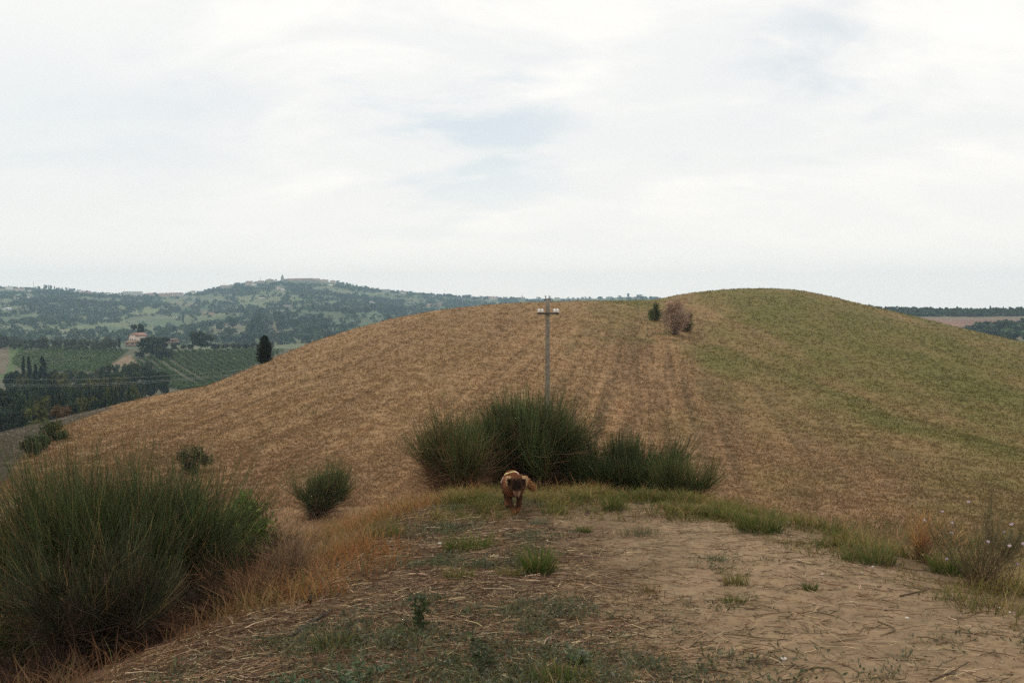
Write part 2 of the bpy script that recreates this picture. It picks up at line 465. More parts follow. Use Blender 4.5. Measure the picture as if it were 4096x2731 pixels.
def far_col(x, y, z):
    px, py = proj(x, y, z)
    n = fbm(x / 90, y / 140, 4, 121)
    c = mixc(np.array([.060, .078, .034]), np.array([.105, .115, .052]), sm(.35, .65, n))
    hill = sm(900, 1100, y) * (1 - blend(px))
    for cx, cy, rx, ry, k, s in FIELDS:
        q = ((px - cx) / rx) ** 2 + ((py - cy + .12 * (px - cx) * np.sin(cx)) / ry) ** 2
        c = mixc(c, k, sm(1.25, .8, q + .5 * (vn(x / 40, y / 60, 7) - .5)) * s * hill)
    # the nearer vineyard ridge
    vy = sm(600, 570, y) * sm(300, 340, y) * (1 - blend(px))
    c = mixc(c, np.array([.070, .068, .038]), vy * .9)
    strip = inpoly(px, py, [(-20, 346), (13, 346), (22, 346), (14, 372), (4, 378), (-20, 380)])
    c[strip] = np.array([.055, .085, .026])
    brown = inpoly(px, py, [(-60, 346), (10, 346), (7, 372), (-60, 390)])
    c[brown] = np.array([.095, .078, .048])
    path = inpoly(px, py, [(125, 356), (131, 355), (134, 361), (150, 363.3), (160, 363.8), (160, 364.8), (134, 363), (121, 366), (108, 374), (99, 374), (110, 366)]) & (y < 620)
    c[path] = np.array([.19, .135, .085])
    # the brown field beyond the hill on the right
    rb = blend(px) * sm(345, 333, py) * sm(314, 318, py)
    c = mixc(c, mixc(np.array([.135, .085, .060]), np.array([.20, .105, .072]), np.exp(-((px - 930) / 60) ** 2 - ((py - 325) / 7) ** 2)), rb)
    c = mixc(c, np.array([.15, .13, .09]), blend(px) * np.exp(-((py - 317.5) / 1.3) ** 2) * .7)
    return c

def farterrain():
    px = np.concatenate([np.arange(-500, -40, 14.), np.arange(-40, 460, 2.5), np.arange(460, 840, 8), np.arange(840, 1060, 2.5), np.arange(1060, 1500, 14.)])
    d = np.concatenate([np.exp(np.linspace(math.log(172), math.log(950), 150)), np.linspace(960, 3600, 190)])
    U, D = np.meshgrid((px - CX) / F, d)
    X, Y = U * D, D
    z = Zfar(X, Y)
    idx = np.arange(X.size).reshape(X.shape)
    q = np.stack([idx[:-1, :-1], idx[:-1, 1:], idx[1:, 1:], idx[1:, :-1]], -1).reshape(-1, 4)
    C = far_col(X, Y, z)
    near = (Y[:-1, :-1] < 770).ravel()
    V = np.stack([X, Y, z], -1).reshape(-1, 3); C = C.reshape(-1, 3)
    for name, msk in (('valley_terrain', near), ('far_hills', ~near)):
        f = q[msk]; used, inv = np.unique(f, return_inverse=True)
        mb = MB(); mb.add(V[used], inv.reshape(-1, 4), C[used]); tag(mb.build(name, M['far'], smooth=True), kind='structure')
    return z.min(), z.max(), np.abs(X).max()
zmin_far, zmax_far, xmax_far = farterrain()

# ------------------------------------------------------------------ stubble and grasses (uncountable)
def stubble():
    n = 190000
    px = R.uniform(-70, 1094, n); dc = d_crest(px); df = d_foot(px)
    q = np.sqrt(R.random(n)) * 1.03 - .03
    d = dc - q * (dc - df)
    x = (px - CX) / F * d
    keep = fbm(x / 1.1, d / 1.6, 2, 21) + .28 * R.normal(size=n) > .30
    x, d = x[keep], d[keep]
    z = Z(x, d); px, py = proj(x, d, z)
    pl = inpoly(px, py, PLOUGH)
    c = hill_col(x, d, z); g = hill_green(px, py, x, d); c[pl] = np.array([.115, .098, .072])
    B = np.stack([x, d, z - .02], -1)
    mb = MB()
    for k in range(3):
        b = B + np.stack([R.normal(0, .12, len(x)), R.normal(0, .12, len(x)), np.zeros(len(x))], -1)
        sc = np.sqrt(d / 80)
        h = R.uniform(.06, .19, len(x)) * sc
        c1 = jit(c * .95, len(x), .15, .04); c2 = jit(c * mixc(np.array([1.18, 1.16, 1.12]), np.array([1.1, 1.18, 1.05]), g), len(x), .18, .05)
        blades(mb, b, h, R.uniform(.025, .06, len(x)) * sc, R.uniform(.3, 1.2, len(x)), c1, c2, K=2, droop=.2)
    tag(mb.build('stubble_grass', M['grass']), 'short dry stubble and grass covering the rounded hill', 'grass', kind='stuff')
stubble()

def rough_grass():
    """taller dry grass in the gully and at the foot of the hill"""
    n = 125000
    px = R.uniform(-160, 1330, n); d = R.uniform(8, 46, n)
    x = (px - CX) / F * d; s = sdist(x, d); z = Z(x, d)
    a = zmound(x, d, s); b = zhill(x, d)
    k = (s > .3) & ((b - a < 2.2) | (d < d_foot(px) + 3 + 5 * vn(x / 3, d / 3, 133))) & (R.random(n) < sm(48, 30, d) * (.35 + .65 * sm(.35, .6, fbm(x / 2.2, d / 2.2, 3, 131))))
    x, d, z = x[k], d[k], z[k]
    n = len(x)
    c = mixc(np.array([.29, .15, .075]), np.array([.33, .21, .12]), R.random(n)); c = jit(c, n, .25, .06)
    c = np.where((R.random(n) < .06 + .5 * sm(1.5, 3.5, x))[:, None], jit([.13, .13, .045], n), c)
    mb = MB()
    blades(mb, np.stack([x, d, z - .02], -1), R.uniform(.18, .6, n) * (.45 + .55 * sm(11, 24, d)), R.uniform(.007, .014, n) * (.35 + .65 * sm(10, 22, d)), R.uniform(.3, 1.2, n), c * .75, c * 1.15, K=3)
    tag(mb.build('gully_grass', M['grass']), 'rusty dry grass filling the gully below the hill', 'grass', kind='stuff')
rough_grass()

def slope_grass():
    n = 140000
    y = 4.2 + 12 * R.random(n) ** 1.6; x = R.uniform(-9, 1.2, n)
    s = sdist(x, y)
    dens = sm(-.25, .5, s + .5 * (fbm(x / .6, y / .6, 2, 141) - .5)) * sm(9, 4, s) * (.3 + .7 * sm(.38, .6, fbm(x / .9, y / .9, 3, 143)))
    px, py = proj(x, y, -1 + 0 * y); dens = dens * (1 - .6 * sm(-1.9, -2.4, x) * sm(8.6, 8.0, y))
    dens = dens * sm(14.8, 13.2, y)
    k = (R.random(n) < dens) & (px > -80)
    x, y, s = x[k], y[k], s[k]; n = len(x); z = Z(x, y)
    t = fbm(x / 1.3, y / 1.3, 3, 145)
    c = mixc(np.array([.33, .145, .045]), np.array([.31, .20, .085]), sm(.4, .6, t))
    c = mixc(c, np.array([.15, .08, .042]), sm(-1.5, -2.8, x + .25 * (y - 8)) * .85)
    c = jit(c, n, .28, .07)
    gr = (R.random(n) < .5 * np.exp(-((s - .5) / .5) ** 2) * sm(.5, .62, fbm(x / .5, y / .5, 2, 147)) + .03)
    c = np.where(gr[:, None], jit([.12, .12, .04], n), c)
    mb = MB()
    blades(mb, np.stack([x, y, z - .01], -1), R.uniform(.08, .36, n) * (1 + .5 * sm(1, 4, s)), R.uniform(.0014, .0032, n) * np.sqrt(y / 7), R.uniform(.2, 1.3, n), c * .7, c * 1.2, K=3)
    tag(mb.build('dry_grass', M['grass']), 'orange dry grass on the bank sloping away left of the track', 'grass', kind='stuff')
slope_grass()

# green band round the lip of the mound
def lip_points(n, lo, hi, i0=9, i1=18):
    seg = [(OUT[i], OUT[i + 1]) for i in range(i0, i1)]
    ln = np.array([np.linalg.norm(b - a) for a, b in seg]); cs = np.cumsum(ln) / ln.sum()
    k = np.searchsorted(cs, R.random(n)); k = np.minimum(k, len(seg) - 1)
    A = np.array([a for a, b in seg])[k]; Bv = np.array([b for a, b in seg])[k]
    t = R.random(n)[:, None]; p = A + (Bv - A) * t
    dn = (Bv - A) / np.linalg.norm(Bv - A, axis=1, keepdims=True); nr = np.stack([-dn[:, 1], dn[:, 0]], 1)
    return p + nr * R.uniform(lo, hi, n)[:, None]

def edge_grass():
    P = lip_points(46000, -.75, 1.3); Q = np.stack([R.uniform(-.9, 2.6, 26000), R.uniform(10.6, 13.6, 26000)], 1)
    P = np.concatenate([P, Q]); x, y = P[:, 0], P[:, 1]; s = sdist(x, y)
    cl = fbm(x / .55, y / .55, 3, 151)
    dens = sm(.34, .52, cl) * sm(1.6, .6, s) * sm(-1.6, -.2, s + .9 * (fbm(x / .8, y / .8, 2, 153) - .5)) + .05
    far = sm(11.2, 12.3, y + .8 * (cl - .5)); dens = np.maximum(dens, .75 * far * sm(.32, .5, cl))
    dens = dens * (1 - .9 * np.exp(-((x - .05) / .28) ** 2 - ((y - 10.9) / .55) ** 2))
    k = (R.random(len(x)) < dens) & (y > 5.2)
    x, y, s = x[k], y[k], s[k]; n = len(x); z = Z(x, y)
    t = fbm(x / .45, y / .45, 2, 155)
    c = mixc(np.array([.110, .122, .028]), np.array([.225, .185, .055]), sm(.4, .66, t))
    c = jit(c, n, .25, .08)
    c = np.where((R.random(n) < .22)[:, None], jit([.30, .20, .085], n), c)
    mb = MB()
    blades(mb, np.stack([x, y, z - .01], -1), R.uniform(.05, .15, n) * (.6 + 1.3 * sm(.4, .65, fbm(x / .3, y / .3, 2, 157))), R.uniform(.0022, .0042, n) * np.sqrt(y / 8), R.uniform(.3, 1.5, n), c * .6, c * 1.1, K=3)
    tag(mb.build('edge_grass', M['grass']), 'short green grass along the lip of the sandy mound', 'grass', kind='stuff')
edge_grass()

def litter():
    """straw, stalks and twigs lying on the ground"""
    mb = MB()
    def lay(n, xr, yr, dens, L, rad, cols, curve=.1, up=.01, K=3):
        y = yr[0] + (yr[1] - yr[0]) * R.random(n) ** 1.35; x = R.uniform(xr[0], xr[1], n)
        k = R.random(n) < dens(x, y); x, y = x[k], y[k]; n = len(x)
        a = R.normal(.15, .8, n) * np.where(R.random(n) < .3, 2, 1); l = R.uniform(L[0], L[1], n) * R.uniform(.4, 1, n)
        t = np.linspace(-.5, .5, K)
        cv = R.normal(0, curve, n)
        X = x[:, None] + np.cos(a)[:, None] * l[:, None] * t + (-np.sin(a) * cv * l)[:, None] * (t * t * 4 - .5)
        Y = y[:, None] + np.sin(a)[:, None] * l[:, None] * t + (np.cos(a) * cv * l)[:, None] * (t * t * 4 - .5)
        Zz = Z(X, Y) + np.abs(R.normal(.004, up, n))[:, None] + R.normal(0, up * .6, (n, 1)) * t[None] * 2
        Zz = np.maximum(Zz, Z(X, Y) + .002)
        c = np.array(cols)[R.integers(0, len(cols), n)]; c = jit(c, n, .3, .06)
        tubes(mb, np.stack([X, Y, Zz], -1), np.tile(R.uniform(rad[0], rad[1], n)[:, None], (1, K)) * np.linspace(1, .7, K)[None], np.repeat(c[:, None], K, 1))
    mat_left = lambda x, y: np.where(x > 1, sm(.25, -.2, sdist(x, y)), sm(.9, .25, sdist(x, y))) * np.clip(.10 + sm(1.5, -.7, x - .10 * (7 - y) + 1.5 * (fbm(x / .8, y / .8, 3, 161) - .5)), 0, 1)
    straw = [(.32, .22, .125), (.22, .14, .078), (.12, .075, .044), (.48, .36, .23), (.075, .05, .033), (.17, .09, .048), (.06, .042, .03)]
    lay(60000, (-3.2, 3.6), (3.6, 13.5), mat_left, (.05, .34), (.0011, .0034), straw)
    lay(30000, (-3.2, 3.9), (3.6, 13.0), lambda x, y: mat_left(x, y) * .8 + .16, (.02, .10), (.001, .0026), straw, .15)
    patch = lambda x, y: sm(.1, -.3, sdist(x, y)) * sm(.53, .66, fbm(x / .55, y / .28, 3, 163))
    dk = [(.15, .105, .065), (.19, .13, .08), (.11, .075, .048), (.25, .17, .10)]
    lay(6000, (-.4, 4.0), (3.6, 12.5), patch, (.02, .13), (.0008, .0022), dk, .2, .006)
    lay(330, (-.4, 4.0), (3.6, 12.5), lambda x, y: sm(.1, -.3, sdist(x, y)), (.15, .6), (.0014, .003), dk + straw[:2], .25, .006, 5)
    tag(mb.build('straw_litter', M['straw']), 'flattened straw, broken stalks and twigs strewn over the mound', 'straw', kind='stuff')
    # standing broken stubble on the left half
    n = 14000
    x = R.uniform(-3, 2.4, n); y = 3.6 + 9.4 * R.random(n) ** 1.3
    k = R.random(n) < mat_left(x, y) * .6; x, y = x[k], y[k]; n = len(x)
    mb = MB(); c = jit(np.array(straw)[R.integers(1, 6, n)], n, .25)
    blades(mb, np.stack([x, y, Z(x, y) - .005], -1), R.uniform(.02, .12, n), R.uniform(.0014, .003, n), R.uniform(.1, 1.0, n), c * .8, c * 1.1, K=3)
    tag(mb.build('cut_stalks', M['straw']), 'short cut stalks standing in the straw on the mound', 'stalks', kind='stuff')
    # pebbles and crumbs of soil
    n = 5200
    y = 3.7 + 8.5 * R.random(n) ** 1.6; x = R.uniform(-1.5, 3.8, n); k = (sdist(x, y) < -.1) & (R.random(n) < .25 + .75 * sm(-.4, 1, x)); x, y = x[k], y[k]; n = len(x)
    oc = np.array([[1, 0, 0], [-1, 0, 0], [0, 1, 0], [0, -1, 0], [0, 0, 1], [0, 0, -1]], float)
    of = np.array([[0, 2, 4], [2, 1, 4], [1, 3, 4], [3, 0, 4], [2, 0, 5], [1, 2, 5], [3, 1, 5], [0, 3, 5]])
    r = R.lognormal(math.log(.0042), .5, n).clip(.002, .016)
    white = R.random(n) < .05
    V = oc[None] * r[:, None, None] * R.uniform(.6, 1.3, (n, 6, 1)) * np.array([1.2, 1.2, .7]) + np.stack([x, y, Z(x, y) + r * .2], -1)[:, None]
    c = np.where(white[:, None], jit([.5, .46, .4], n, .15), jit([.20, .14, .085], n, .25))
    mb = MB(); mb.add(V, (of[None] + (np.arange(n) * 6)[:, None, None]).reshape(-1, 3), np.repeat(c, 6, 0))
    tag(mb.build('soil_gravel', M['stone']), 'crumbs of soil and small pale pebbles on the sandy track', 'gravel', kind='stuff')
litter()

def leaves(mb, P, L, Wd, col, updir=None, flat=.5):
    """little pointed leaves (two triangles) at P"""
    n = len(P); d = R.normal(size=(n, 3)); d[:, 2] = np.abs(d[:, 2]) * flat
    if updir is not None: d = d * .6 + updir
    d /= np.linalg.norm(d, axis=1, keepdims=True)
    s = np.cross(d, R.normal(size=(n, 3))); s /= np.linalg.norm(s, axis=1, keepdims=True) + 1e-9
    L = np.broadcast_to(L, (n,))[:, None]; Wd = np.broadcast_to(Wd, (n,))[:, None]
    V = np.stack([P, P + d * L * .5 - s * Wd, P + d * L, P + d * L * .5 + s * Wd], 1)
    mb.add(V, np.arange(n * 4).reshape(n, 4), np.repeat(col, 4, 0))

def weeds():
    n = 9500
    y = 3.7 + 9.6 * R.random(n) ** 1.35; x = R.uniform(-2.0, 3.4, n)
    w = sm(.2, -.3, sdist(x, y)) * sm(.47, .62, fbm(x / .9, y / .6, 3, 171)) * (.10 + .90 * sm(1.5, -.1, x - .10 * (6 - y)))
    w = np.maximum(w, np.exp(-((x + .45) / .7) ** 2 - ((y - 4.9) / .9) ** 2) * .8)
    k = R.random(n) < w; x, y = x[k], y[k]; n = len(x)
    m = 16
    px = np.repeat(x, m) + R.normal(0, .06, n * m); py = np.repeat(y, m) + R.normal(0, .06, n * m)
    z = Z(px, py) + np.abs(R.normal(.012, .018, n * m))
    tint = np.repeat(R.random(n), m)
    c = jit(mixc(np.array([.07, .085, .048]), np.array([.13, .13, .088]), tint), n * m, .25, .06)
    mb = MB(); leaves(mb, np.stack([px, py, z], -1), R.uniform(.015, .045, n * m), R.uniform(.003, .008, n * m), c, flat=.9)
    # thin grass blades among them
    b = np.stack([px, py, Z(px, py)], -1)[::2]
    cc = jit([.125, .14, .05], len(b), .25)
    blades(mb, b, R.uniform(.03, .12, len(b)), .0018, R.uniform(.3, 1.4, len(b)), cc * .7, cc * 1.1, K=3)
    tag(mb.build('low_weeds', M['leaf']), 'grey green weeds creeping through the straw on the mound', 'weeds', kind='stuff')
weeds()
# ------------------------------------------------------------------ broom bushes
GRN = np.array([.062, .085, .030]); BRN = np.array([.105, .063, .037])

def broom(name, label, cat, base, h, rx, ry, n, rad=.003, green=GRN, brown=BRN, stem0=.35, lean=(0, 0), nb=70, group=None,
          brownfrac=.12, twigs=400, wisp=.3, low=.25, maxphi=1.35, rb=.006, zmin=.25, slen=.34, per=38):
    """fans of thin stems spring from many nodes held up by forked woody branches"""
    root = empty(name, base, 0, label, cat, group)
    lump = R.uniform(.74, 1.12, 14)
    def shell(th, ph, k):
        k = k * lump[(np.asarray(th) * 14 / (2 * PI)).astype(int) % 14]
        return np.stack([rx * np.sin(ph) * np.cos(th) * k + lean[0] * k, ry * np.sin(ph) * np.sin(th) * k + lean[1] * k, h * (low * np.sin(ph) + (1 - low * np.sin(ph)) * np.cos(ph) ** .75) * k], -1)
    nn = max(14, n // per)
    th = R.random(nn * 5) * 2 * PI; ph = maxphi * np.sqrt(R.random(nn * 5)); sd_ = int(R.integers(1, 9999))
    gap = vn(th * 1.5, ph * 3.0, sd_) * .65 + .35 * vn(th * 4, ph * 7, sd_ + 1); o_ = np.argsort(-(gap + .22 * R.random(nn * 5)))[:int(nn * 3.5)]; o_ = R.permutation(o_)[:nn]; th, ph, gap = th[o_], ph[o_], gap[o_]
    kk = np.where(R.random(nn) < .2, R.uniform(.70, .90, nn), R.uniform(stem0 * .6, .74, nn))
    ND = shell(th, ph, kk); ND[:, 2] = np.maximum(ND[:, 2], h * zmin * R.uniform(.75, 1.35, nn))
    outd = ND.copy(); outd /= np.linalg.norm(outd, axis=1, keepdims=True) + 1e-9
    ndir = outd * R.uniform(.7, 1.2, nn)[:, None] + [0, 0, .42] + R.normal(0, .20, (nn, 3)); nlen = slen * h * R.uniform(.55, 1.4, nn); nlen = np.where(R.random(nn) < .18, nlen * 1.25, nlen); ntint = R.uniform(.6, 1.4, nn) * (.6 + .9 * gap)
    ci = R.integers(0, nn, n)
    S = ND[ci] + R.normal(0, .035 * h, (n, 3))
    d = ndir[ci] / np.linalg.norm(ndir[ci], axis=1, keepdims=True) + R.normal(0, .25, (n, 3)); d /= np.linalg.norm(d, axis=1, keepdims=True)
    L = nlen[ci] * R.uniform(.35, 1.1, n) * (1 + wisp * 1.6 * R.random(n) ** 6)
    T = S + d * L[:, None]
    Mid = S * .5 + T * .5; Mid[:, :2] = S[:, :2] + (T - S)[:, :2] * .66; Mid[:, 2] = S[:, 2] + (T - S)[:, 2] * .44
    K = 5; t = np.linspace(0, 1, K)[None, :, None]
    P = S[:, None] * (1 - t) ** 2 + 2 * Mid[:, None] * t * (1 - t) + T[:, None] * t * t
    P = P + np.cumsum(R.normal(0, .0085 * h, (n, K, 3)), 1) * [1, 1, .3]
    gr = jit(green, n, .26, .08) * ntint[ci][:, None]
    dry = R.random(n) < brownfrac
    gr = np.where(dry[:, None], jit(np.array([.20, .15, .06]), n, .25), gr)
    C = mixc(np.repeat((gr * .75 + brown * .25)[:, None], K, 1), np.repeat(gr[:, None] * 1.15, K, 1), np.tile(np.linspace(0, 1, K), (n, 1)))
    mb = MB(); tubes(mb, P, rad * R.uniform(.7, 1.3, n)[:, None] * np.linspace(1, .45, K)[None], C)
    mb.build('green_stems', M['broom'], root)
    mb = MB(); nb = min(nn, nb * 2); K = 7; t = np.linspace(0, 1, K)[None, :, None]
    T = ND[R.permutation(nn)[:nb]]; S = np.stack([R.normal(0, .07, nb) * rx, R.normal(0, .07, nb) * ry, np.full(nb, -.08)], -1)
    Mid = S * .45 + T * .55; Mid[:, 2] *= R.uniform(.55, 1.1, nb); Mid[:, :2] += R.normal(0, .06 * h, (nb, 2))
    P = S[:, None] * (1 - t) ** 2 + 2 * Mid[:, None] * t * (1 - t) + T[:, None] * t * t + np.cumsum(R.normal(0, .012 * h, (nb, K, 3)), 1) * np.linspace(0, 1, K)[None, :, None]
    tubes(mb, P, rb * R.uniform(.4, 1.3, nb)[:, None] * np.linspace(1, .3, K)[None], np.repeat(jit(brown * .8, nb, .3)[:, None], K, 1), 5)
    if twigs:
        i = R.integers(0, nb, twigs); j = R.integers(1, K, twigs)
        S = P[i, j]; S = S * R.uniform(.75, 1.15, (twigs, 1)); d = S / (np.linalg.norm(S, axis=1, keepdims=True) + 1e-6) * .45 + R.normal(0, .6, (twigs, 3)); L = h * R.uniform(.10, .42, twigs)[:, None]
        t4 = np.linspace(0, 1, 5)[None, :, None]
        Q = S[:, None] + d[:, None] * L[:, None] * t4 + np.cumsum(R.normal(0, .014 * h, (twigs, 5, 3)), 1)
        Q[..., 2] = np.maximum(Q[..., 2], .0)
        tubes(mb, Q, rad * R.uniform(.5, 1.2, twigs)[:, None] * np.linspace(1, .5, 5)[None], np.repeat(jit(brown * np.array([1.15, 1.1, 1.1]), twigs, .4)[:, None], 5, 1))
    mb.build('branches', M['twig'], root)
    return root

def G(px, py): return hit(px, py)
def on(x, y): return (float(x), float(y), float(Z(np.array([x]), np.array([y]))[0]))
def at(px, d):  # point on the terrain in column px at depth d
    return on((px - CX) / F * d, d)

# the group behind the dog
TANB = np.array([.165, .10, .055])
broom('broom_bush', 'tallest dark green broom bush at the foot of the utility pole behind the dog', 'bush', at(528, 15.2), 1.62, 1.0, .85, 9500, .0038, brownfrac=.05, stem0=.60, twigs=9000, low=.40, nb=120, zmin=.62, slen=.34, per=55, wisp=.22)
broom('broom_bush', 'narrow upright broom bush with bare tan twigs, left end of the group behind the dog', 'bush', at(460, 14.4), 1.26, .60, .55, 2600, .0033, green=GRN * [1.1, 1.1, 1.0], brown=TANB, brownfrac=.16, stem0=.6, twigs=6000, lean=(-.16, 0), nb=110, low=.3, zmin=.56, slen=.40, wisp=.2)
broom('broom_bush', 'lower dense broom bush between the tallest one and the feathery one', 'bush', at(618, 14.9), 1.10, 1.0, .7, 8200, .0038, brownfrac=.04, stem0=.42, twigs=4000, low=.52, wisp=.2, maxphi=1.3, zmin=.34, slen=.42, per=50)
broom('broom_bush', 'small feathery broom bush at the right end of the group behind the dog', 'bush', at(680, 13.7), .78, .45, .42, 1700, .0030, green=GRN * [1.2, 1.15, 1.0], brownfrac=.15, stem0=.34, twigs=900, lean=(.12, 0), low=.3, zmin=.2, slen=.5)
# the bushes on the bank at the left
broom('broom_bush', 'huge umbrella shaped broom bush filling the lower left corner on the bank', 'bush', on(-3.6, 8.6), 1.58, 1.36, 1.2, 9500, .0026, green=GRN * [.95, .97, .95], brownfrac=.18, stem0=.50, twigs=8000, nb=130, low=.26, wisp=.28, rb=.02, zmin=.46, slen=.40, per=42)
broom('broom_bush', 'rounded broom clump hanging low on the right flank of the huge corner bush', 'bush', on(-2.92, 8.35), 1.26, .70, .7, 3600, .0026, green=GRN * [.78, .84, .85], brownfrac=.08, stem0=.42, twigs=3200, low=.35, lean=(.1, -.1), zmin=.36, slen=.40, per=42)
broom('broom_bush', 'broom clump cut by the left frame edge, spreading from low stems', 'bush', on(-3.9, 7.1), .92, .66, .7, 2000, .0024, green=GRN * [.9, .93, .9], brownfrac=.14, stem0=.42, twigs=2200, low=.35, zmin=.28, slen=.55, per=55)
broom('broom_bush', 'lone rounded broom bush standing in the rusty grass of the gully', 'bush', G(316, 517), 1.5, 1.1, 1.0, 2800, .0082, green=GRN * [1.25, 1.18, 1.1], brownfrac=.10, stem0=.30, twigs=1300, low=.5, lean=(.35, 0), rb=.014, zmin=.16, slen=.55, per=45)
broom('broom_bush', 'sparse broom bush with grey green stems at the right edge of the track', 'bush', on(3.66, 7.75), .62, .48, .42, 430, .0017, green=np.array([.085, .095, .05]), brown=np.array([.14, .09, .055]), brownfrac=.35, stem0=.25, twigs=380, low=.45, nb=60, zmin=.15, slen=.5, per=12, rb=.005)
broom('dry_shrub', 'small orange twiggy dry shrub left of the sparse broom at the right', 'shrub', on(3.72, 9.0), .46, .28, .26, 220, .002, green=np.array([.36, .20, .075]), brown=np.array([.17, .10, .06]), brownfrac=0, stem0=.3, twigs=420, lean=(.1, 0), nb=30, per=8, zmin=.3, slen=.5, rb=.005)
broom('dry_shrub', 'dark bare shrub in the hollow right of the huge corner bush', 'shrub', on(-2.95, 11.3), .62, .42, .4, 1300, .003, green=np.array([.07, .045, .028]), brown=np.array([.05, .034, .022]), brownfrac=.1, stem0=.3, twigs=1200, low=.4, zmin=.15)
for lb, x, y, h, r, n, c in (('tangle of dead brown twigs under the umbrella shaped corner bush', -2.5, 7.1, .40, .55, 120, (.085, .050, .031)), ('tangle of reddish dry stems at the foot of the bank by the low broom clump', -2.0, 7.7, .45, .55, 180, (.155, .082, .044)),
                           ('tangle of dark dead stems in the very corner below the broom clump', -3.0, 6.3, .42, .6, 120, (.060, .038, .026)), ('pale bare branched shrub leaning out from the right side of the corner bush', -2.05, 9.0, .60, .45, 160, (.24, .165, .105))):
    c = np.array(c)
    broom('dry_shrub', lb, 'shrub', on(x, y), h, r, r * .9, n, .0018, green=c, brown=c * .9, brownfrac=.1, stem0=.2, twigs=1700, low=.4, nb=90, rb=.005, zmin=.1, per=5, slen=.5)

broom('broom_bush', 'dark half dead broom clump with bare crooked branches at the bottom left edge', 'bush', on(-2.85, 6.75), .80, .72, .6, 1700, .0022, green=np.array([.040, .048, .022]), brown=np.array([.050, .033, .023]), brownfrac=.12, stem0=.3, twigs=4200, low=.5, nb=120, rb=.010, zmin=.25, slen=.45)
broom('dry_shrub', 'low dark shrub of crooked bare branches in the hollow below the corner bush', 'shrub', on(-2.35, 7.75), .48, .42, .4, 300, .002, green=np.array([.05, .038, .024]), brown=np.array([.055, .036, .025]), brownfrac=.1, stem0=.25, twigs=2400, low=.5, nb=80, rb=.008, zmin=.15, per=6, slen=.5)
# far shrubs on the hill
def leafy(name, label, cat, base, h, rx, ry, n, L, Wd, col, group=None, trunk=True, lumps=9, colvar=.3):
    root = empty(name, base, 0, label, cat, group)
    lz = R.uniform(.14, .80, lumps); le = .35 + .65 * np.sin(np.clip((lz - .02) / .9, 0, 1) * PI); c0 = np.stack([R.uniform(-.66, .66, lumps) * rx * le, R.uniform(-.66, .66, lumps) * ry * le, lz * h], -1); rr = R.uniform(.22, .42, lumps)
    i = R.integers(0, lumps, n); d = R.normal(size=(n, 3)); d /= np.linalg.norm(d, axis=1, keepdims=True)
    P = c0[i] + d * (R.random(n) ** .45 * rr[i])[:, None] * [rx * 1.1, ry * 1.1, h * .75]
    P[:, 2] = np.abs(P[:, 2])
    c = jit(np.asarray(col), n, colvar, .08) * (.8 + .4 * R.random(lumps))[i][:, None]
    mb = MB(); leaves(mb, P, R.uniform(.6, 1.3, n) * L, Wd, c, flat=1)
    mb.build('foliage', M['leaf'], root)
    if trunk:
        nb = 26; T = P[R.integers(0, n, nb)] * .9; S = R.normal(0, .05, (nb, 3)) * [rx, ry, 0]
        t = np.linspace(0, 1, 4)[None, :, None]
        Q = S[:, None] * (1 - t) + T[:, None] * t; Q[:, 1:-1] += R.normal(0, .04 * h, (nb, 2, 3)); Q[..., 2] -= .05
        mb = MB(); tubes(mb, Q, np.tile(np.linspace(1, .4, 4)[None] * h * .012, (nb, 1)), np.repeat(jit([.08, .055, .035], nb)[:, None], 4, 1), 4)
        mb.build('branches', M['twig'], root)
    return root

leafy('dry_shrub', 'tall pinkish brown leafless thicket standing alone on the hill crest', 'shrub', G(675.5, 334), 3.9, 1.6, 1.1, 12000, .24, .020, (.42, .295, .205), lumps=34, colvar=.3)
leafy('leafy_shrub', 'bright green leafy shrub just right of the huge corner bush', 'shrub', on(-2.85, 10.6), 1.0, .42, .5, 3000, .05, .010, (.115, .165, .035))
leafy('leafy_shrub', 'dark green shrub left of the pinkish thicket on the hill crest', 'shrub', G(655.5, 320), 2.2, 1.05, 1.0, 2200, .20, .05, (.10, .105, .034), lumps=14)
leafy('leafy_shrub', 'olive green shrub tucked behind the right side of the pinkish thicket', 'shrub', G(685.5, 330.5), 2.5, 1.0, .8, 2200, .24, .04, (.125, .10, .045))
leafy('leafy_shrub', 'dark rounded shrub at the upper end of the hedge along the grey field', 'shrub', G(54, 441), 1.5, 1.5, 1.1, 1500, .20, .05, (.07, .085, .028))
leafy('leafy_shrub', 'dark low shrub in the middle of the hedge along the grey field', 'shrub', G(40, 450), 1.1, 1.3, 1.0, 1200, .20, .05, (.055, .07, .026))
leafy('leafy_shrub', 'dark shrub with dry grass at the lower end of the hedge along the grey field', 'shrub', G(29, 457), 1.1, .9, .8, 900, .17, .045, (.065, .07, .03))
leafy('leafy_shrub', 'dark twiggy shrub on the hill foot behind the top right of the corner bush', 'shrub', G(194, 473), 1.5, .95, .8, 1500, .14, .04, (.075, .068, .03))
leafy('leafy_shrub', 'tan withered grass mound at the edge of the wood above the grey field', 'shrub', at(59, 100), 1.5, 1.15, .8, 1500, .3, .03, (.16, .105, .06))

